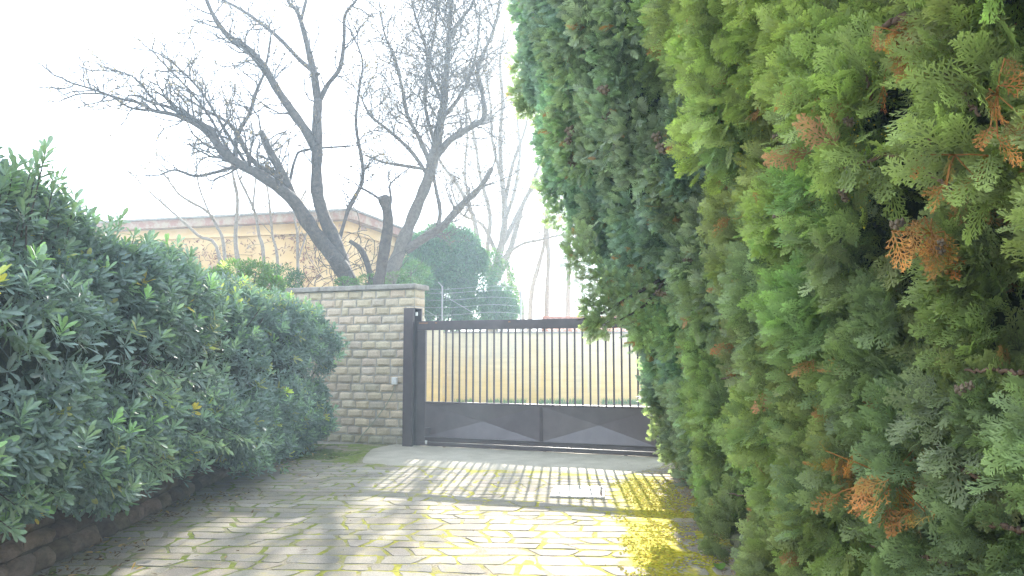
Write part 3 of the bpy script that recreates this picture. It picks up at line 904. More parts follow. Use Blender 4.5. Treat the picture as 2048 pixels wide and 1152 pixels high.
def core_sheet(prof, yr, zr, yc, yh, depth_b, inset, name, parent, thick=1.2, end=False):
    """added dark core behind the outer fronds, blocks sun that would leak through"""
    ys = np.linspace(yr[0], yr[1], 40); zs = np.linspace(zr[0], zr[1], 60)
    Y, Z = np.meshgrid(ys, zs, indexing='ij')
    X = np.vectorize(lambda a, b: float(cface(a, b, prof)))(Y, Z) + depth_b * ((Y - yc) / yh) ** 2 + inset
    P = np.stack([X, Y, Z], -1)
    X = X + .10 * noise(P, 4.5, 1) + .05 * noise(P, 12, 2)
    front = np.stack([X, Y, Z], -1); back = np.stack([X * 0 + X.max() + thick, Y, Z], -1)
    nY, nZ = X.shape
    Vall = np.concatenate([front.reshape(-1, 3), back.reshape(-1, 3)])
    i = np.arange(nY - 1)[:, None] * nZ + np.arange(nZ - 1)[None, :]
    q = np.stack([i, i + 1, i + nZ + 1, i + nZ], -1).reshape(-1, 4)
    o_ = nY * nZ
    fs = [q, q[:, ::-1] + o_]
    e0 = np.arange(nZ - 1); fs.append(np.stack([e0, e0 + o_, e0 + 1 + o_, e0 + 1], 1))
    e1 = (nY - 1) * nZ + np.arange(nZ - 1); fs.append(np.stack([e1, e1 + 1, e1 + 1 + o_, e1 + o_], 1))
    t0 = np.arange(nY - 1) * nZ + nZ - 1; fs.append(np.stack([t0, t0 + o_, t0 + nZ + o_, t0 + nZ], 1))
    mb = MB(); mb.add(Vall, np.concatenate(fs))
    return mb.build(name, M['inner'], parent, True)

def twig_curve(pts, n=14):
    pts = np.array(pts, float)
    P = np.concatenate([[2 * pts[0] - pts[1]], pts, [2 * pts[-1] - pts[-2]]])
    out = []
    m_ = len(pts) - 1
    for i in range(m_):
        k = max(2, n // m_)
        for j in range(k):
            t = j / k
            a, b, c, d = P[i:i + 4]
            out.append(.5 * ((2 * b) + (-a + c) * t + (2 * a - 5 * b + 4 * c - d) * t * t + (-a + 3 * b - 3 * c + d) * t ** 3))
    out.append(pts[-1])
    return np.array(out)

def cyp_tree(name, label, base, H_, lean):
    t = thing(name, label, 'tree', base)
    mb = MB(); b_ = np.array(base, float)
    pts = twig_curve([b_, b_ + (lean * .1, 0, H_ * .3), b_ + (lean * .5, .05, H_ * .65), b_ + (lean, 0, H_ * .95)], 14)
    pts[:, :2] += rng.normal(0, .015, (len(pts), 2))
    mb.tube(pts, np.linspace(.13, .03, len(pts)), 10); mb.build('trunk', M['bark'], t, True)
    return t

def brown_patch(parent, ctr, n, size, spreadv, dirv):
    mb = MB(); ctr = np.array(ctr)
    P = ctr + rng.normal(0, 1, (n, 3)) * np.array(spreadv)
    D = np.array(dirv) + rng.normal(0, .35, (n, 3))
    t = rng.uniform(.7, 1.35, (n, 1)) * (1 + .06 * rng.normal(size=(n, 3)))
    gmix = (rng.random((n, 1)) < .3) * rng.uniform(.3, 1, (n, 1)); t = t * (1 - gmix + gmix * np.array([[.75, 1.35, 1.2]])) * rng.uniform(.75, 1.05, (n, 1))
    T = frond_template(11, 2, .020, .020, 77, .2)
    put_fronds(mb, [T, frond_template(14, 2, .017, .018, 78, .1), frond_template(8, 3, .02, .016, 79, .3)], P, D, rng.normal(size=(n, 3)) + np.array([-1, -1, 0]), size * rng.uniform(.7, 1.2, n), t)
    for q_ in P: mb.tube(np.array([ctr + (0.02, 0.02, .02), (ctr + q_) / 2 + (0, 0, .01), q_]), .0022, 4)
    o = mb.build('dead_frond', M['dead'], parent); o['label'] = 'dry rust-brown dead spray'
    return o

def cone_mesh(mb, c, r):
    """small woody cone: plump body with hooked scales"""
    n = 9
    for k in range(n):
        a = k * 2.399; zz = 1 - 2 * (k + .5) / n
        d = np.array([math.sqrt(1 - zz * zz) * cos(a), math.sqrt(1 - zz * zz) * sin(a), zz])
        p0 = c + d * r * .15; pts = [p0, c + d * r * .6, c + d * r * .95, c + d * r * 1.05 + np.array([0, 0, r * .3])]
        mb.tube(pts, [r * .18, r * .42, r * .36, r * .08], 6)

# far tree, next to the gate
tf = cyp_tree('cypress_tree', 'tall haze-blue tinted cypress overhanging the drive right beside the gate', (3.0, 9.0, 0), 7.6, -1.2)
fb = MB()
ex = []
def E(px, py, Y, r, nx=-1.0, ny=-.3):
    if 470 < py < 700: Y, r = 7.5, r * .76
    ex.append((at(px, py, Y), (nx, ny, -.2), r))
for a in ((1230, 600, 9.9, .20), (1205, 640, 9.9, .16), (1180, 615, 10.0, .11), (1190, 655, 9.8, .10), (1285, 640, 9.7, .17), (1270, 590, 9.9, .24), (1290, 680, 9.9, .12), (1180, 560, 10.0, .18), (1150, 520, 10.1, .14), (1160, 485, 10.1, .2), (1215, 555, 10.0, .22),
          (1045, 130, 10.0, .16), (1045, 180, 10.0, .14), (1050, 215, 10.0, .10), (1085, 110, 10.0, .2), (1100, 200, 10.0, .14), (1040, 20, 9.9, .13), (1075, 60, 9.9, .22), (1110, 150, 10.0, .22), (1105, 260, 10.0, .2), (1110, 320, 10.0, .2), (1100, 380, 10.0, .18), (1120, 430, 10.0, .18), (1320, 740, 9.9, .2), (1310, 800, 9.8, .15), (1335, 850, 9.8, .2), (1350, 900, 9.7, .17)):
    E(*a)
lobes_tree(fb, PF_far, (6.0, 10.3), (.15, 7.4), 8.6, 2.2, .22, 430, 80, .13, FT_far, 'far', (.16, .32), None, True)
_c = rng.normal(size=3) * 0
for e_ in ex:      # hanging sprays and the uneven rim
    n = 170 if e_[0][1] > 8 else 75; d = nrm(rng.normal(size=(n, 3))); P = e_[0] + d * e_[2] * rng.uniform(.2, 1.05, (n, 1)) * np.array([1.1, 1, 1.1])
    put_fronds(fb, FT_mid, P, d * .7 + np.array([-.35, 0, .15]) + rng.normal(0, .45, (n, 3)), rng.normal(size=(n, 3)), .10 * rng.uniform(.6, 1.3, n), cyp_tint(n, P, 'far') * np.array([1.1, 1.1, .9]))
fb.build('foliage', M['cyp'], tf)
core_sheet(PF_far, (6.9, 10.0), (.1, 7.3), 8.6, 2.2, .22, .50, 'light_blocking_core', tf, 1.0)
# middle tree
tm = cyp_tree('cypress_tree', 'mid-green cypress between the tall haze-tinted one and the nearest one', (2.5, 5.9, 0), 5.8, -.6)
fb = MB()
lobes_tree(fb, PF_mid, (4.5, 7.6), (.1, 5.3), 5.9, 1.5, .16, 220, 90, .145, FT_mid, 'mid', (.15, .34))
fb.build('foliage', M['cyp'], tm)
core_sheet(PF_mid, (4.4, 7.5), (.05, 5.4), 5.9, 1.5, .16, .42, 'light_blocking_core', tm, .9)
# near tree
tn_ = cyp_tree('cypress_tree', 'nearest yellow-green cypress with rust-brown dead sprays at the right edge', (2.3, 3.0, 0), 5.2, -.4)
fb = MB()
lobes_tree(fb, PF_near, (1.5, 4.8), (.05, 4.3), 3.2, 1.7, .10, 250, 85, .145, FT_near, 'near', (.12, .30))
fb.build('foliage', M['cyp'], tn_)
core_sheet(PF_near, (1.3, 4.7), (.0, 4.6), 3.2, 1.7, .10, .40, 'light_blocking_core', tn_, .9)

def fpt(px, py, tree, out=0.0):
    """point on the face of a tree along the sight line of a photo pixel"""
    prof, yc, yh, db = {'n': (PF_near, 3.2, 1.7, .10), 'm': (PF_mid, 5.9, 1.5, .16), 'f': (PF_far, 8.6, 2.2, .22)}[tree]
    best = None
    for Y in np.arange(1.4, 10.4, .02):
        q = at(px, py, Y)
        x = float(cface(Y, q[2], prof)) + db * ((Y - yc) / yh) ** 2
        if q[0] - (x - out) > 0: return q
    return at(px, py, 10.3)
for px, py, tr, n, sz, spv, dv in ((1860, 480, 'n', 16, .14, (.035, .04, .035), (-.3, -.4, -.8)), (1780, 965, 'n', 26, .15, (.09, .08, .05), (-.6, -.4, -.5)), (1700, 945, 'n', 7, .12, (.03, .03, .02), (-1, 0, .0)),
                                  (1800, 75, 'n', 12, .13, (.05, .06, .04), (-.2, -.1, -.9)), (1990, 200, 'n', 8, .10, (.03, .04, .06), (-.2, -.4, -.8)), 
                                  (1320, 80, 'm', 9, .15, (.06, .1, .05), (-.3, 0, -.8)), (1470, 740, 'm', 5, .08, (.02, .02, .02), (-.5, -.3, -.3)), (1905, 320, 'n', 7, .10, (.04, .04, .04), (-.5, -.1, -.8)), (1380, 270, 'm', 7, .12, (.06, .08, .05), (-.3, 0, -.9))):
    brown_patch({'n': tn_, 'm': tm, 'f': tf}[tr], fpt(px, py, tr, .085), n, sz * .85, spv, dv)
# visible woody branches
brs = [([(1560, 272), (1600, 310), (1645, 335), (1700, 335), (1790, 308), (1850, 345), (1915, 380)], 'n', .0065, .06),
       ([(1640, 335), (1600, 380), (1560, 425)], 'n', .004, .07), ([(1850, 40), (1858, 110), (1890, 150), (1865, 200), (1858, 300)], 'n', .006, .02), ([(1740, 70), (1790, 40), (1815, 35)], 'n', .012, .03),
       ([(1890, 150), (1930, 195), (1960, 230)], 'n', .004, .02), ([(1750, 80), (1730, 120), (1745, 200)], 'n', .004, .03), ([(1930, 740), (1990, 742), (2048, 745)], 'n', .006, .06), ([(1870, 880), (1900, 920), (1960, 960)], 'n', .007, .03),
       ([(1450, 985), (1500, 992), (1560, 975)], 'm', .008, .04), ([(1300, 560), (1340, 565), (1380, 560)], 'm', .008, .05), ([(1740, 1090), (1830, 1110), (1900, 1130)], 'n', .006, .05), ([(1540, 700), (1480, 745), (1440, 760)], 'm', .007, .05),
       ([(1340, 55), (1420, 40), (1465, 0)], 'm', .007, .08), ([(1450, 590), (1520, 560), (1575, 540)], 'm', .006, .06), ([(1980, 1050), (2048, 1060)], 'n', .007, .05), ([(1560, 640), (1610, 590), (1640, 570)], 'm', .005, .05)]
for pts, tr, r, out in brs:
    P = [fpt(a, b, tr, out - .01 - (.05 if i in (0, len(pts) - 1) and tr == 'm' else 0)) for i, (a, b) in enumerate(pts)]
    mb = MB(); cv = twig_curve(P, 26); cv[1:-1] += rng.normal(0, .004, (len(cv) - 2, 3)); mb.tube(cv, np.linspace(r * .7, r * 1.2, len(cv)) if True else r, 7)
    mb.build('branch', M['twigbrown'], tn_ if tr == 'n' else tm, True)
for pts in ([(1155, 640), (1200, 628), (1250, 600), (1320, 560)], [(1060, 190), (1090, 190), (1130, 170)], [(1240, 640), (1290, 610), (1330, 560)], [(1020, 40), (1050, 30), (1100, 20)]):
    cv = twig_curve([at(a, b, 7.5 if b > 500 else 9.95) for a, b in pts], 10); hb = MB(); hb.tube(cv, np.linspace(.006, .02, len(cv)), 6); hb.build('branch', M['bark'], tf, True)
for px, py, tr, r in ((1590, 262, 'n', .017), (1553, 275, 'n', .017), (1568, 262, 'n', .015), (1555, 325, 'n', .012), (1552, 435, 'n', .016), (1568, 418, 'n', .016), (1685, 385, 'n', .016), (1700, 245, 'n', .015), (1790, 450, 'n', .017), (1540, 700, 'm', .025),
                      (1565, 45, 'm', .03), (1580, 60, 'm', .026), (1140, 262, 'f', .05), (1145, 325, 'f', .05), (1215, 235, 'f', .045), (1325, 295, 'f', .05), (1345, 300, 'm', .03), (1240, 310, 'f', .05), (1210, 180, 'f', .04), (1880, 500, 'n', .014), (1640, 900, 'm', .02), (1920, 780, 'n', .016), (1380, 520, 'm', .024), (1700, 790, 'n', .017), (1330, 590, 'f', .04)):
    mb = MB(); q = fpt(px, py, tr, .10 if tr != 'f' else .05)
    cone_mesh(mb, q, r); mb.build('cone', M['cone'], {'n': tn_, 'm': tm, 'f': tf}[tr])
    mb = MB(); cone_mesh(mb, q + nrm(rng.normal(0, 1, 3)) * r * 1.9, r * .8); mb.build('cone', M['cone'], {'n': tn_, 'm': tm, 'f': tf}[tr])
# tiny yellow-green male cones on the sprays
oc = np.array([(1, 0, 0), (0, 1, 0), (-1, 0, 0), (0, -1, 0), (0, 0, 1), (0, 0, -1)], float)
of = [(0, 1, 4), (1, 2, 4), (2, 3, 4), (3, 0, 4), (1, 0, 5), (2, 1, 5), (3, 2, 5), (0, 3, 5)]
Pp = np.array([fpt(rng.uniform(1440, 1800), rng.uniform(120, 460), 'n', rng.uniform(.02, .1)) for _ in range(260)])
mb = MB(); I3 = np.eye(3); nn_ = len(Pp)
mb.inst(oc, of, np.tile(I3[0], (nn_, 1)), np.tile(I3[1], (nn_, 1)), np.tile(I3[2], (nn_, 1)), Pp, rng.uniform(.002, .0042, nn_), np.tile([[1.0, .9, .6]], (nn_, 1)))
mb.build('seed_cone', M['moss'], tn_, True)['kind'] = 'stuff'

# soil strip under the cypresses and the old stone edging
sb = MB(); ys = np.linspace(1.0, 11.2, 40); Vb = []
def kx(y): return float(np.interp(y, [1, 5.4, 6.6, 7.5, 9, 10.8], [1.55, 1.66, 1.77, 1.86, 2.10, 2.36]))
for y in ys: Vb += [(kx(y) + .02, y, .07), (kx(y) + 3.5, y, .10)]
i = np.arange(39) * 2; sb.add(Vb, np.stack([i, i + 1, i + 3, i + 2], 1))
tag(sb.build('soil_bed', M['soil']), kind='structure')
ed = MB(); re_ = random.Random(4); y = 1.2
while y < 10.9:
    l_ = re_.uniform(.14, .32); t_ = re_.uniform(.8, 1.2)
    n0 = len(ed.V)
    stone((-(kx(y + l_ / 2) + .02), y + l_ / 2, .045 + re_.uniform(-.012, .012)), (.04, l_ / 2 - .006, .065), re_.uniform(0, 50), (t_ * 1.0, t_ * 1.25, t_ * .95), ed, 7)
    for q in ed.V[n0:]: q[:, 0] *= -1
    y += l_
ed.L = [l.reshape(-1, 4)[:, ::-1].ravel() for l in ed.L]
tag(ed.build('stone_edging', M['rstone'], None, True), 'low mossy grey stone edging along the foot of the cypresses', 'kerb')

# ---------------------------------------------------------------- bare trees
def limb_pts(tr, Y, drift=0.0):
    P = [at(px, py, Y + drift * k / max(1, len(tr) - 1)) for k, (px, py, w_) in enumerate(tr)]
    W_ = [w_ / 2 / F * Y for _, _, w_ in tr]
    cv = twig_curve(P, 5 * (len(P) - 1)); wv = np.interp(np.linspace(0, 1, len(cv)), np.linspace(0, 1, len(W_)), W_)
    return cv, wv

class Tree:
    def __init__(s, name, label, base, group, mat, seed, leafiness=.5):
        s.t = thing(name, label, 'tree', base, group); s.mat = mat; s.r = np.random.default_rng(seed)
        s.tw = MB(); s.leafP = []; s.leafD = []; s.leafiness = leafiness; s.ntw = 0; s.thick = 1.35; s.kw = 1.0; s.kn = 1.0; s.kl = 1.0
    def twig(s, p, d, ln, r0, lvl):
        n = max(3, int(ln / .14)); step = ln / n
        P = [p]; d = d / np.linalg.norm(d)
        crook = .20 + .05 * lvl
        for k in range(n):
            d = d + s.r.normal(0, crook, 3) + np.array([0, 0, .05])
            d = d / np.linalg.norm(d)
            p = p + d * step; P.append(p)
            if lvl < 3 and k > 0 and s.r.random() < (.80 if lvl == 1 else .72):
                sd = np.cross(d, s.r.normal(size=3)); sd = sd / np.linalg.norm(sd)
                s.twig(p, d * .75 + sd * .75 + np.array([0, 0, .18]), ln * s.r.uniform(.35, .6) * (1 - .4 * k / n), r0 * .6, lvl + 1)
            if lvl >= 2 and s.r.random() < s.leafiness:
                s.leafP.append(p + s.r.normal(0, .02, 3)); s.leafD.append(s.r.normal(size=3))
        P = np.array(P)
        s.tw.tube(P, np.linspace(r0, r0 * .5, len(P)) * s.thick, 4 if lvl < 2 else 3, None, False); s.ntw += 1
    def limb(s, tr, Y, drift=0.0, name='branch', tw=(0, 0, 0, 0), f0=.15):
        cv, wv = limb_pts(tr, Y, drift); wv = wv * s.kw
        bump_ = 1 + .10 * noise(cv, 5)
        mb = MB(); mb.tube(cv, wv * bump_, 9); mb.build(name, s.mat, s.t, True)
        n, ln, r0, upb = tw
        for k in range(int(n * s.kn)):
            f = f0 + (1 - f0) * s.r.random() ** .8; i = min(len(cv) - 2, int(f * (len(cv) - 1)))
            tg = nrm(cv[i + 1] - cv[i]); sd = np.cross(tg, s.r.normal(size=3)); sd /= np.linalg.norm(sd)
            s.twig(cv[i], tg * .5 + sd * .9 + np.array([0, 0, upb]), ln * s.kl * s.r.uniform(.5, 1.2), min(r0, wv[i] * .7), 1)
        if n: s.twig(cv[-1], cv[-1] - cv[-2], ln * .8, min(wv[-1], r0 * 1.3), 1)
    def finish(s, leafsize=.045, leafmat=None):
        if s.ntw: s.tw.build('twigs', s.mat, s.t)['kind'] = 'stuff'
        if s.leafP:
            P = np.array(s.leafP); D = np.array(s.leafD); n = len(P)
            mb = MB(); place_leaves(mb, P, D, s.r.normal(size=(n, 3)), np.stack([leafsize * s.r.uniform(1, 2, n), leafsize * s.r.uniform(.6, 1.2, n), leafsize * np.ones(n)], 1), s.r.uniform(.6, 1.5, (n, 1)) * np.ones((1, 3)))
            mb.build('dry_leaves', leafmat or M['dry'], s.t)['kind'] = 'stuff'

YA = 17.0
A_ = Tree('bare_tree', 'big dark forked bare tree leaning left above the block wall', at(705, 600, YA) * (1, 1, 0), 'bare trees behind the walls', M['bark'], 31, .6)
A_.kw = .8; A_.kn = 1.7
bz = lambda px, Y: 709 + 1.5 / Y * F   # photo row where the ground would be
A_.limb([(725, bz(725, YA), 60), (718, 640, 58), (700, 570, 50), (672, 520, 40), (640, 480, 36), (612, 440, 34), (590, 405, 30), (560, 378, 28), (520, 350, 26), (475, 325, 25), (440, 296, 24), (420, 262, 20), (385, 238, 14), (340, 215, 9)], YA, -.8, 'trunk', (15, 1.2, .020, .25), .5)
A_.limb([(690, 545, 40), (672, 490, 36), (650, 440, 34), (640, 410, 36), (634, 380, 32), (633, 330, 28), (634, 290, 30), (634, 240, 26), (636, 200, 24)], YA, .3, 'trunk', (3, .9, .016, .2), .5)
A_.limb([(636, 205, 22), (628, 150, 19), (618, 105, 16), (604, 50, 13), (592, 20, 10), (575, 0, 8), (560, -60, 6)], YA + .3, .2, tw=(7, 1.0, .013, .2))
A_.limb([(602, 40, 9), (610, 10, 8), (620, -40, 6)], YA + .4, .2, tw=(3, .8, .01, .2))
A_.limb([(640, 200, 14), (655, 170, 12), (680, 135, 11), (688, 80, 9), (690, 30, 8), (712, 0, 7), (725, -50, 5)], YA + .3, -.3, tw=(8, .9, .012, .2))
A_.limb([(632, 300, 26), (612, 262, 24), (588, 228, 24), (555, 180, 20), (528, 135, 19), (495, 98, 17), (460, 75, 14), (435, 45, 12), (415, 5, 10), (398, -50, 8)], YA + .2, -.9, tw=(16, 1.1, .014, .25))
A_.limb([(636, 150, 12), (600, 120, 11), (560, 78, 10), (520, 45, 9), (480, 18, 8), (430, -8, 6)], YA + .3, .6, tw=(12, .9, .012, .2))
A_.limb([(590, 405, 26), (572, 365, 24), (555, 330, 22), (538, 300, 20), (522, 262, 14)], YA - .1, -.3, tw=(7, .8, .014, .35))
A_.limb([(575, 375, 16), (545, 345, 16), (520, 335, 14), (490, 300, 12), (470, 260, 11), (445, 238, 9), (410, 220, 7), (365, 190, 5)], YA - .2, .5, tw=(12, .9, .012, .3))
A_.limb([(435, 290, 12), (400, 255, 11), (350, 230, 10), (310, 222, 9), (275, 205, 7), (235, 196, 6), (190, 180, 5), (140, 165, 4)], YA - .7, -.6, tw=(16, .8, .012, .15))
A_.limb([(310, 222, 7), (260, 215, 6), (215, 190, 5), (160, 188, 4), (125, 200, 3)], YA - 1.0, .2, tw=(9, .6, .009, .15))
A_.limb([(340, 230, 6), (300, 190, 5), (260, 150, 4), (200, 140, 3)], YA - .9, .4, tw=(9, .7, .010, .2))
A_.limb([(470, 320, 12), (475, 270, 11), (500, 225, 10), (510, 190, 9), (530, 140, 6), (540, 80, 4)], YA - .4, .3, tw=(11, .9, .012, .3))
A_.limb([(480, 330, 9), (430, 345, 8), (390, 352, 7), (350, 340, 5), (320, 350, 4)], YA - .5, -.3, tw=(6, .7, .009, .1))
A_.limb([(470, 325, 10), (440, 270, 8), (410, 220, 7), (360, 160, 5), (320, 120, 4)], YA - .5, .5, tw=(13, .9, .011, .2))
A_.limb([(500, 340, 9), (450, 260, 8), (400, 180, 6), (345, 125, 4)], YA - .3, -.8, tw=(11, .9, .011, .2))
A_.limb([(575, 385, 9), (590, 320, 7), (610, 300, 6), (700, 292, 5)], YA, .3, tw=(5, .7, .008, .2))
A_.limb([(745, 600, 16), (738, 540, 15), (722, 500, 14), (700, 482, 12)], YA - .5, .1, 'stub')
A_.limb([(672, 500, 12), (690, 440, 9), (700, 410, 10), (722, 370, 10), (725, 330, 9), (712, 250, 8), (718, 180, 7), (725, 120, 5), (700, 60, 4)], YA + .5, .4, tw=(20, .8, .010, .25))
A_.finish(.062)

YB = 19.0
M['bark_mid'] = m_rough('bark_mid', (.12, .105, .09), (.20, .175, .15), 14, .9, .8, .02, 45)
B_ = Tree('bare_tree', 'greyer bare tree with a bent trunk rising over the right end of the house', at(795, 560, YB) * (1, 1, 0), 'bare trees behind the walls', M['bark_mid'], 32, .55)
B_.kw = .78; B_.kn = 2.6; B_.kl = 1.1; B_.thick = .9
B_.limb([(770, bz(770, YB), 50), (775, 600, 44), (785, 540, 38), (800, 500, 34), (815, 460, 32), (835, 410, 30), (855, 360, 28), (868, 310, 26), (878, 260, 24), (888, 200, 20), (893, 140, 16), (898, 80, 14), (900, 30, 10), (900, -40, 8)], YB, 0, 'trunk', (20, 1.7, .022, .3), .5)
B_.limb([(812, 500, 24), (850, 475, 22), (885, 452, 20), (925, 408, 18), (960, 375, 14), (985, 335, 10)], YB, -.5, tw=(8, 1.2, .016, .4))
B_.limb([(865, 320, 22), (900, 280, 18), (940, 255, 16), (968, 235, 14), (965, 190, 12), (955, 140, 11), (975, 90, 9), (990, 50, 7), (1000, 0, 6)], YB, .4, tw=(14, 1.3, .016, .3))
B_.limb([(862, 330, 14), (840, 280, 12), (815, 230, 10), (805, 180, 9), (790, 120, 7), (770, 70, 5), (760, 20, 4)], YB, -.6, tw=(20, 1.3, .014, .3))
B_.limb([(855, 350, 12), (820, 300, 10), (770, 255, 8), (740, 230, 7), (720, 190, 4)], YB, .5, tw=(14, 1.2, .013, .25))
B_.limb([(880, 240, 12), (915, 200, 10), (940, 150, 8), (955, 90, 6), (960, 20, 5)], YB, -.5, tw=(12, 1.2, .013, .3))
B_.limb([(895, 80, 10), (920, 40, 8), (945, 10, 6), (960, -30, 5)], YB, 0, tw=(5, 1.0, .012, .3))
B_.limb([(860, 340, 9), (800, 330, 8), (770, 325, 6), (730, 310, 4)], YB, -.4, tw=(9, 1.0, .010, .2))
B_.limb([(875, 455, 12), (880, 420, 11), (868, 350, 8), (880, 300, 6)], YB, .4, tw=(6, 1.0, .011, .3))
B_.limb([(888, 210, 11), (860, 150, 9), (850, 90, 7), (830, 30, 6), (820, -20, 4)], YB, .3, tw=(16, 1.2, .012, .3))
B_.limb([(870, 290, 11), (850, 210, 9), (855, 140, 7), (870, 60, 6), (875, -10, 4)], YB, -.4, tw=(15, 1.2, .012, .3))
B_.finish(.06)

YC = 16.0
C_ = Tree('pollarded_trunk', 'short sawn-off grey trunk between the two large bare trees', at(760, 570, YC) * (1, 1, 0), None, M['bark'], 33, .2)
C_.limb([(752, bz(752, YC), 26), (755, 600, 25), (762, 540, 23), (770, 490, 22), (776, 450, 21), (774, 420, 22), (768, 398, 24), (766, 392, 17)], YC, 0, 'trunk', (0, 0, 0, 0))
C_.limb([(776, 425, 6), (782, 400, 5), (780, 370, 4), (800, 350, 3)], YC, .2, tw=(6, .8, .008, .3))
C_.limb([(768, 405, 6), (745, 388, 5), (720, 375, 4)], YC, .2, tw=(6, .8, .008, .3))
C_.finish(.05)

YD = 28.0
D_ = Tree('bare_tree', 'pale many-stemmed bare tree rising behind the gate', at(990, 600, YD) * (1, 1, 0), 'bare trees behind the walls', M['bark_pale'], 34, .15)
D_.kw = .55; D_.kn = 2.4; D_.kl = 1.1; D_.thick = .7
D_.limb([(985, bz(985, YD), 44), (985, 600, 36), (990, 540, 30), (1005, 480, 26), (1010, 420, 22), (1003, 350, 18), (1000, 280, 15), (1005, 200, 12), (1000, 120, 9), (1010, 50, 6)], YD, 0, 'trunk', (18, 1.6, .018, .5), .4)
for tr in ([(985, 570, 24), (960, 500, 20), (945, 430, 16), (915, 370, 13), (885, 330, 10), (870, 300, 6)],
           [(985, 560, 20), (975, 500, 16), (980, 430, 14), (960, 350, 12), (950, 280, 10), (930, 200, 6)],
           [(1000, 500, 20), (1035, 430, 17), (1060, 380, 14), (1075, 340, 10), (1090, 300, 6)],
           [(995, 560, 24), (1020, 500, 20), (1035, 450, 17), (1050, 400, 14), (1085, 350, 9)],
           [(1010, 440, 14), (1030, 380, 12), (1040, 300, 10), (1035, 230, 8), (1045, 150, 6)],
           [(1008, 420, 14), (1025, 330, 12), (1050, 260, 9), (1060, 200, 5)],
           [(990, 500, 16), (965, 450, 12), (925, 430, 8), (900, 400, 6)],
           [(1000, 520, 14), (1040, 490, 10), (1080, 480, 8), (1120, 470, 6)],
           [(1000, 350, 12), (985, 280, 10), (980, 200, 8), (965, 120, 5)],
           [(945, 430, 10), (930, 350, 9), (935, 260, 7), (925, 180, 5)]):
    D_.limb(tr, YD, rng.uniform(-.8, .8), tw=(11, 1.5, .014, .5))
D_.finish(.05)

EX = []
for k, (tr, Y, lb_) in enumerate((
        ([(1055, 740, 11), (1062, 600, 10), (1075, 540, 9), (1088, 490, 7), (1092, 440, 5)], 30.5, 'slender bare sapling standing left of the others above the gate rail'),
        ([(1092, 740, 12), (1094, 600, 10), (1097, 520, 9), (1093, 440, 8), (1100, 380, 5)], 30, 'straight slender bare sapling in the middle of the group above the gate rail'),
        ([(1134, 740, 12), (1136, 600, 10), (1138, 520, 8), (1140, 430, 6), (1145, 380, 4)], 31, 'slender bare sapling standing nearest the hanging cypress branch'),
        ([(1030, 740, 12), (1045, 620, 10), (1020, 560, 9), (1012, 500, 6)], 29.5, 'crooked thin bare sapling beside the pale many-stemmed tree'))):
    T_ = Tree('bare_sapling', lb_, at(tr[0][0], 600, Y) * (1, 1, 0), 'bare saplings above the gate', M['bark_pale'], 50 + k, .12)
    T_.thick = .7; T_.limb([(tr[0][0], bz(0, Y), tr[0][2])] + tr[1:], Y, 0, 'stem', (14, 1.3, .012, .9), .3); T_.finish(.05)

for k, (trs, Y, lb_) in enumerate((
        ([[(486, 700, 10), (478, 560, 10), (471, 480, 9), (475, 400, 7), (466, 350, 5), (462, 310, 3)]], 18.5, 'tallest pale straight sapling standing before the house wall'),
        ([[(455, 700, 8), (450, 520, 7), (432, 450, 6), (410, 420, 5), (360, 390, 4), (330, 350, 3)], [(425, 440, 4), (400, 380, 3), (390, 330, 2)]], 17.5, 'thin sapling bent far to the left, in front of the house'),
        ([[(460, 700, 8), (440, 520, 7), (395, 470, 6), (340, 420, 4), (295, 380, 3), (265, 350, 2)]], 18.0, 'lowest leaning sapling, its tip reaching left over the hedge'),
        ([[(535, 700, 8), (528, 530, 7), (518, 470, 6), (508, 420, 6), (480, 360, 4), (470, 330, 3)], [(505, 420, 4), (512, 350, 3), (515, 300, 2)]], 18.0, 'sapling forking low beside the tallest pale one'),
        ([[(560, 700, 6), (556, 540, 6), (545, 470, 5), (538, 400, 4), (530, 350, 3)]], 18.7, 'thin upright sapling midway between the pale sapling and the big forked tree'),
        ([[(610, 700, 6), (596, 540, 6), (595, 470, 5), (590, 430, 4), (612, 380, 3)], [(596, 520, 4), (615, 460, 3), (618, 430, 2)]], 18.3, 'short thin sapling close to the foot of the big forked tree'))):
    T_ = Tree('bare_sapling', lb_, at(trs[0][0][0], 600, Y) * (1, 1, 0), 'bare saplings in front of the house', M['bark_pale'], 70 + k, .15)
    for j, tr in enumerate(trs):
        if j == 0: tr = [(tr[0][0], bz(0, Y), tr[0][2])] + tr[1:]
        T_.limb(tr, Y, .2, 'stem', (12 if j == 0 else 6, .8, .008, .6), .45)
    T_.finish(.045)

# dead vine tangle round the forked tree's foot
vt = MB()
r_ = np.random.default_rng(5)
for k in range(40):
    p = at(r_.uniform(630, 780), r_.uniform(520, 600), YA - .3 + r_.uniform(-.5, .3)); d = r_.normal(size=3) * .5 + np.array([0, 0, .6]); P = [p]
    for j in range(9):
        d = nrm(d + r_.normal(0, .4, 3)); p = p + d * .16; P.append(p)
    vt.tube(np.array(P), .008, 3, None, False)
vt_t = thing('dead_vine', 'tangle of dead grey vine stems round the foot of the big forked tree', 'vine', at(705, 600, YA - .3) * (1, 1, 0) + (0, 0, 1.6))
vt.build('stems', M['bark'], vt_t)['kind'] = 'stuff'

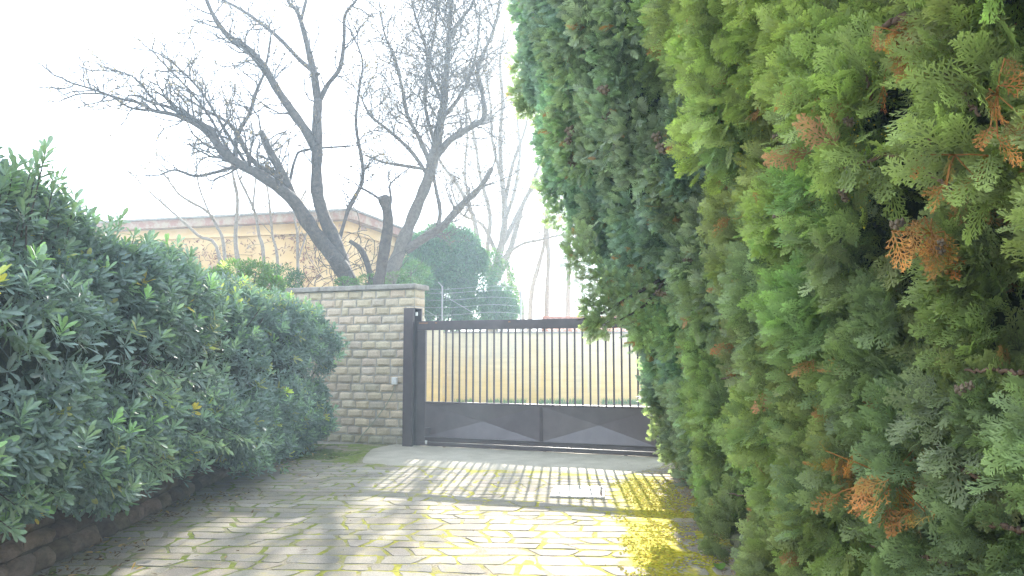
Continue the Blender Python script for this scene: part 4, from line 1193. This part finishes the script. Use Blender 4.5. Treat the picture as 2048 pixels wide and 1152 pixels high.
# ---------------------------------------------------------------- background shrubs
def shrub(name, label, cat, blobs, n, ls, tint, base, mat='bush', thick=False):
    t = thing(name, label, cat, base)
    mb = MB(); cs = []; rs_ = []
    for px, py, Y, rpx, rpy in blobs:
        cs.append(at(px, py, Y)); rs_.append(np.array([rpx / F * Y, min(rpx, rpy) / F * Y * .9, rpy / F * Y]))
    blob_clusters(mb, cs, rs_, n, ls, np.array(tint))
    mb.build('foliage', M[mat], t)
    sm = MB(); b0 = np.array(base, float)
    for c in cs:
        cv = np.linspace(b0, c, 6) + rng.normal(0, .05, (6, 3)); cv[0] = b0; sm.tube(cv, np.linspace(.04, .012, 6), 5)
    sm.build('stem', M['bark'], t)
    return t
big = [(900, 520, 25.6, 60, 60), (850, 545, 25.2, 55, 55), (820, 560, 23.0, 45, 40), (890, 590, 25.6, 60, 45), (945, 570, 25.6, 50, 55), (960, 620, 25.5, 60, 35), (880, 630, 25.4, 60, 30), (880, 480, 25.8, 35, 30), (925, 500, 25.8, 40, 40), (1000, 615, 25.6, 40, 35), (850, 495, 25.3, 30, 30), (835, 600, 25.0, 40, 40)] + [(float(a), float(b), 25.5, float(c), float(c) * 1.1) for a, b, c in zip(rng.uniform(815, 985, 22), rng.uniform(455, 560, 22), rng.uniform(9, 20, 22)) if b > 470 + abs(a - 890) * .55 - 12]
shrub('evergreen_shrub', 'large dense blue-green shrub behind the fence wires above the gate', 'shrub', big, 3400, .13, (1.25, 1.4, 1.5), (-2.6, 25.6, 0), thick=True)
shrub('evergreen_shrub', 'lighter yellow-green loose shrub at the foot of the pale many-stemmed tree', 'shrub', [(1005, 560, 26.6, 26, 40), (1015, 600, 26.6, 24, 35), (985, 530, 26.6, 20, 30), (1000, 635, 26.4, 35, 20)], 900, .12, (1.6, 1.5, .9), (-.3, 26.6, 0))
shrub('evergreen_shrub', 'small dark shrub peeping over the coping beside the hedge end', 'shrub', [(565, 552, 15.2, 26, 22), (590, 560, 15.2, 16, 18), (540, 545, 15.2, 20, 18)], 620, .06, (.75, .9, .9), (-4.6, 15.2, 0))
shrub('evergreen_shrub', 'yellow-green bush at the far end of the hedge top', 'shrub', [(470, 545, 13.9, 36, 25), (510, 548, 13.9, 34, 26), (545, 572, 13.8, 26, 18), (440, 560, 13.9, 25, 25)], 900, .075, (1.7, 1.6, .9), (-4.8, 13.9, 0))
shrub('ground_ivy', 'low ivy spilling green leaves at the foot of the trunks behind the coping', 'ivy', [(740, 562, 16.2, 30, 14), (790, 560, 16.2, 34, 16), (690, 565, 16.2, 20, 10), (830, 545, 18, 30, 26)], 500, .06, (1.1, 1.2, .9), (-3.0, 16.2, 0))

# ---------------------------------------------------------------- house
HC = np.array([-4.75, 22.0]); HL = np.array([-12.9, 24.1]); HR = np.array([-3.50, 26.4])
house = thing('house', 'low flat-roofed house with peeling yellow plaster and reddish eaves', 'house', (HC[0] - 2, HC[1] + 2, 0))
uL = (HL - HC); uL /= np.linalg.norm(uL); uR = (HR - HC); uR /= np.linalg.norm(uR)
HB = HL + (HR - HC)
def prism(mb, poly, z0, z1):
    n = len(poly); V = [(x, y, z0) for x, y in poly] + [(x, y, z1) for x, y in poly]
    fs = [tuple(range(n - 1, -1, -1)), tuple(range(n, 2 * n))] + [(i, (i + 1) % n, n + (i + 1) % n, n + i) for i in range(n)]
    return mb.addp(V, fs)
def house_ring(e):
    return [HC - uL * e - uR * e, HR - uL * e + uR * e, HB + uL * e + uR * e, HL + uL * e - uR * e]
HZ = at(690, 422, 22.0)[2]
prism(MB(), house_ring(0), -.05, HZ - .62).build('wall', M['plaster'], house)
prism(MB(), house_ring(.10), HZ - .615, HZ - .50).build('cornice', M['plaster'], house)
prism(MB(), house_ring(.05), HZ - .497, HZ - .30).build('frieze', M['plaster'], house)
prism(MB(), house_ring(.34), HZ - .297, HZ - .06).build('eaves_slab', M['eaves'], house)
prism(MB(), house_ring(.40), HZ - .057, HZ + .0).build('roof_edge', M['coping'], house)
# downpipe-like seam and vine on the plaster
vine = thing('wall_creeper', 'dead reddish-brown creeper clinging under the eaves of the yellow house', 'creeper', (HC[0] - 1, HC[1] + .1, HZ - 2.5))
vm = MB(); vl = MB(); r_ = np.random.default_rng(8)
LP = []; LN = []
for (s0, zz0, n_, face) in ((6.3, HZ - 1.25, 9, 'L'), (5.3, HZ - 1.0, 12, 'L'), (4.4, HZ - 1.3, 10, 'L'), (3.0, HZ - 1.1, 8, 'L'), (1.6, HZ - .9, 14, 'L'), (.8, HZ - 1.9, 12, 'L'), (.6, HZ - 1.0, 14, 'L'), (.8, HZ - 1.0, 12, 'R'), (1.6, HZ - 1.7, 9, 'R'), (2.6, HZ - 1.9, 9, 'R'), (3.6, HZ - 1.2, 9, 'R'), (2.0, HZ - 1.0, 8, 'R')):
    for k in range(n_):
        s, z = s0, zz0; a = r_.uniform(0, 6.28); P = []
        for j in range(12):
            a += r_.normal(0, .5); s += .11 * cos(a); z += .07 * sin(a)
            q = HC + (uL * s - uR * .02 if face == 'L' else uR * s - uL * .02)
            P.append((q[0], q[1], min(z, HZ - .66)))
            if r_.random() < .55: LP.append(P[-1]); LN.append((-uR if face == 'L' else -uL))
        vm.tube(np.array(P), .005, 3, None, False) if k % 3 == 0 else None
vm.build('stems', M['bark'], vine)['kind'] = 'stuff'
LP = np.array(LP); LN = np.c_[np.array(LN), np.zeros(len(LN))]
place_leaves(vl, LP + LN * .02 + r_.normal(0, .05, LP.shape) * (1 - np.abs(LN)), r_.normal(size=LP.shape) * np.array([1, .3, 1]), LN + r_.normal(0, .3, LP.shape), .11 * r_.uniform(.6, 1.3, len(LP)), r_.uniform(.7, 1.3, (len(LP), 1)) * np.ones((1, 3)))
vl.build('leaves', M['vine'], vine)['kind'] = 'stuff'

# ---------------------------------------------------------------- yellow boundary wall beyond the gate
yw = thing('boundary_wall', 'long weathered yellow rendered wall seen through the gate bars', 'wall', (2, 24.2, 0))
mb = MB(); mb.box((5.0, 24.25, 1.04), (7.15, .12, 1.12), 0, None, .01); mb.build('wall_face', M['ochre'], yw)
mb = MB(); mb.box((5.0, 24.25, 2.19), (7.18, .15, .028), 0, None, .008); mb.build('coping', M['coping'], yw)
gl_ = thing('wall_pier', 'pale yellow rendered pier at the left end of the boundary wall', 'pier', (-2.6, 23.9, 0))
mb = MB(); mb.box((-2.57, 23.9, 1.12), (.43, .3, 1.2), 0, (1.1, 1.1, 1.05), .012); mb.build('shaft', M['ochre'], gl_)
mb = MB(); mb.box((-2.57, 23.9, 2.35), (.46, .34, .028), 0, None, .008); mb.build('cap', M['coping'], gl_)
# grass at its foot
n = 2600; P = np.stack([rng.uniform(-2.2, 4.5, n), 24.05 - np.abs(rng.normal(0, .12, n)), np.zeros(n) - .01], 1)
keep = noise(P, 1.6) > -.15; P = P[keep]; n = len(P)
BL = np.array([(-.05, 0, 0), (.05, 0, 0), (.03, .6, .05), (-.03, .6, .05), (0, 1, .15)])
mb = MB(); D = rng.normal(0, .3, (n, 3)) + np.array([0, 0, 1]); X = nrm(np.cross(nrm(D), rng.normal(size=(n, 3)))); Z = np.cross(X, nrm(D))
sz = rng.uniform(.06, .22, n)
mb.inst(BL, [(0, 1, 2, 3)], X, nrm(D), Z, P, sz, rng.uniform(.7, 1.3, (n, 1)) * np.ones((1, 3))); mb.inst(BL, [(3, 2, 4)], X, nrm(D), Z, P, sz, rng.uniform(.7, 1.3, (n, 1)) * np.ones((1, 3)))
tag(mb.build('grass', M['grass']), 'tufts of grass along the foot of the yellow wall', 'grass', kind='stuff')

# wire fence above the wall
wf = thing('wire_fence', 'slack wire fence on thin metal posts above the yellow wall', 'fence', (-.5, 24.6, 0))
for px in (884, 1042, 800):
    b0 = at(px, 640, 24.6); mb = MB()
    top = at(px - (0 if px != 800 else 0), 572, 24.6)[2]
    mb.tube([(b0[0], 24.6, -.05), (b0[0], 24.6, top)], .028, 8); mb.tube([(b0[0], 24.6, top - .02), (b0[0] - .12, 24.5, top + .12)], .018, 6)
    mb.build('post', M['wire'], wf)
for k, py in enumerate((575, 583, 597, 612, 627)):
    P = [at(px, py + 3 * math.sin((px - 800) / 240 * pi * 2) , 24.57) + np.array([0, 0, -.03 * math.sin((px - 842) / 158 * pi) ** 2]) for px in range(800, 1046, 8)]
    mb = MB(); mb.tube(np.array(P), .0055, 4); mb.build('wire', M['wire'], wf)
mb = MB(); mb.tube([at(886, 590, 24.6), at(950, 628, 24.6)], .008, 4); mb.tube([at(842, 615, 24.6), at(878, 636, 24.6)], .008, 4); mb.build('brace_wire', M['wire'], wf)

# low tiled outbuilding
shd = thing('outbuilding', 'low outbuilding with a red tiled roof just showing above the gate rail', 'shed', (3.6, 27.5, 0))
mb = MB(); mb.box((3.6, 27.8, 1.15), (2.35, 1.2, 1.2), 0, None, .0); mb.build('wall', M['shedwall'], shd)
rf = MB(); nx = 120
X = np.linspace(1.1, 6.1, nx); th = X / .2 * 2 * pi
for (y0, z0, y1, z1) in ((26.35, 2.30, 27.8, 2.80), (27.8, 2.80, 29.25, 2.30)):
    V = []
    for yk, zk in ((y0, z0), (y1, z1)):
        V += [(x, yk, zk + .035 * cos(a)) for x, a in zip(X, th)]
    for yk, zk in ((y0, z0 - .06), (y1, z1 - .06)):
        V += [(x, yk, zk) for x in X]
    i = np.arange(nx - 1)
    rf.add(V, np.concatenate([np.stack([i, i + 1, i + nx + 1, i + nx], 1), np.stack([i + 2 * nx, i + 3 * nx, i + 3 * nx + 1, i + 2 * nx + 1], 1), np.stack([i, i + 2 * nx, i + 2 * nx + 1, i + 1], 1)]))
rf.build('roof', M['terracotta'], shd)
rg = MB(); rg.tube([(1.1, 27.8, 2.82), (6.1, 27.8, 2.82)], .06, 8); rg.build('ridge', M['terracotta'], shd)

# ---------------------------------------------------------------- litter and moss on the drive
def scatter_leaves(P, size, tint, mb):
    n = len(P); D = rng.normal(size=(n, 3)) * np.array([1, 1, .25]); Up = np.array([0, 0, 1.]) + rng.normal(0, .35, (n, 3))
    place_leaves(mb, P, D, Up, size * rng.uniform(.5, 1.2, n), tint)
mb = MB()
n = 1500; y = rng.uniform(3.2, 12.0, n); x = np.array([rwx(v) for v in y]) + .06 + np.abs(rng.exponential(.28, n))
P = np.stack([x, y, rng.uniform(.012, .03, n)], 1); k = noise(P, 2.2) > -.25; P = P[k]; n = len(P)
tt = np.where(rng.random((n, 1)) < .25, np.array([[2.6, 2.3, 1.6]]), np.array([[.9, .7, .55]])) * rng.uniform(.6, 1.4, (n, 1))
scatter_leaves(P, .06, tt, mb)
tag(mb.build('fallen_leaves', M['dry']), 'scattered dry fallen leaves along the foot of the retaining wall', 'leaves', kind='stuff')
mb = MB(); n = 3800; y = rng.uniform(3.5, 10.8, n); x = np.array([kx(v) for v in y]) - .03 - np.abs(rng.exponential(.16, n))
P = np.stack([x, y, rng.uniform(.008, .022, n)], 1)
tt = np.where(rng.random((n, 1)) < .3, np.array([[3.0, 2.4, 1.8]]), np.array([[1.3, .9, .6]])) * rng.uniform(.6, 1.4, (n, 1))
scatter_leaves(P, .026, tt, mb)
tag(mb.build('cypress_litter', M['dry']), 'brown and pale cypress litter strewn along the stone edging', 'litter', kind='stuff')
mb = MB(); n = 900; P = np.stack([rng.uniform(-2.5, 1.6, n), rng.uniform(3.5, 9.8, n), np.full(n, .012)], 1)
tt = np.where(rng.random((n, 1)) < .5, np.array([[3.2, 2.8, 2.2]]), np.array([[.8, .5, .4]])) * rng.uniform(.6, 1.2, (n, 1))
scatter_leaves(P, .016, tt, mb)
tag(mb.build('debris', M['dry']), 'tiny seeds and petals scattered over the paving', 'debris', kind='stuff')

def moss_tufts(name, label, P, mat, size):
    n = len(P); mb = MB()
    Hm = np.array([(-1, -.8, 0), (1, -1, 0), (1.1, .9, 0), (-.9, 1, 0), (-.35, -.3, .55), (.4, -.35, .6), (.35, .4, .5), (-.4, .3, .62)])
    Hf = [(0, 1, 5, 4), (1, 2, 6, 5), (2, 3, 7, 6), (3, 0, 4, 7), (4, 5, 6, 7)]
    a = rng.uniform(0, 6.28, n); X = np.stack([np.cos(a), np.sin(a), 0 * a], 1); Y = np.stack([-np.sin(a), np.cos(a), 0 * a], 1)
    s = size * rng.uniform(.4, 1.2, n)
    mb.inst(Hm, Hf, X, Y, np.tile([[0, 0, 1.]], (n, 1)), P, np.stack([s, s * rng.uniform(.6, 1.2, n), s * .8], 1), rng.uniform(.7, 1.3, (n, 1)) * (1 + .07 * rng.normal(size=(n, 3))))
    return tag(mb.build(name, M[mat]), label, 'moss', kind='stuff')
n = 26000; x = rng.uniform(.3, 2.1, n); y = rng.uniform(4.2, 10.3, n)
P = np.stack([x, y, np.full(n, .008)], 1)
band = np.clip(1 - np.abs(x - (.115 * y + .42)) / .6, 0, 1) * np.clip(2.5 * (1 - np.abs(y - 7.5) / 2.9), 0, 1)
k = band * 1.3 + .55 * noise(P, 2.6, 1) + .25 * noise(P, 9, 3) + rng.normal(0, .12, n) > .72
dd = P[:, :2] - G0; k &= ~((dd @ gn) < 1.95)
u_ = (P[:, 0] - cg[0]); v_ = (P[:, 1] - cg[1]); k &= ~((np.abs(u_) < .32) & (np.abs(v_) < .36))
moss_tufts('moss', 'bright yellow moss spreading over the paving near the cypresses', P[k], 'moss', .0095)
n = 9000; P = np.stack([rng.uniform(-3.3, -.9, n), rng.uniform(10.2, 13.1, n), np.full(n, .003)], 1)
dd = P[:, :2] - G0; o_ = dd @ gn; s_ = dd @ gu
k = (o_ > .0) & (o_ < 1.9) & (noise(P, 2.2, 2) + .5 * noise(P, 7, 3) > .0 + .35 * o_ - .2) & ~((s_ > -.5 - .0 * o_) & (o_ < 1.9) & (s_ > -.75 + .0 * o_))
moss_tufts('moss', 'dark green moss on the shaded paving at the foot of the block wall', P[k], 'moss_dark', .018)
lf = MB(); q = ground_pt(1437, 1130, .03)
a = np.linspace(0, 2 * pi, 15)[:-1]; Rr = .045 * (1 + .12 * np.cos(a)); V = [(q[0], q[1], q[2] + .004)] + [(q[0] + r * cos(t_), q[1] + r * sin(t_) * .9, q[2] + .012 * cos(2 * t_) + .010 * sin(t_)) for r, t_ in zip(Rr, a)]
lf.add(V, [(0, 1 + i, 1 + (i + 1) % 14) for i in range(14)])
tag(lf.build('green_leaf', M['grass']), 'single rounded green leaf lying at the foot of the stone edging', 'leaf')

# ---------------------------------------------------------------- haze volume, added to stand in for the lens-flare veil
m = bpy.data.materials.new('haze'); m.use_nodes = True; nt = m.node_tree; nt.nodes.clear()
out = nt.nodes.new('ShaderNodeOutputMaterial'); pv = nt.nodes.new('ShaderNodeVolumePrincipled')
pv.inputs['Color'].default_value = (.62, .81, 1.0, 1)
pv.inputs['Density'].default_value = .0058
pv.inputs['Anisotropy'].default_value = .35
nt.links.new(pv.outputs[0], out.inputs['Volume'])
hz = MB(); hz.box((-2, 20, 5.5), (24, 24, 7.0), 0, None, 0); M['haze'] = m
tag(hz.build('haze', m), 'thin haze volume added in place of the lens-flare veil', 'haze', kind='stuff')
print('faces', sum(len(o.data.polygons) for o in sc.objects if o.type == 'MESH'))
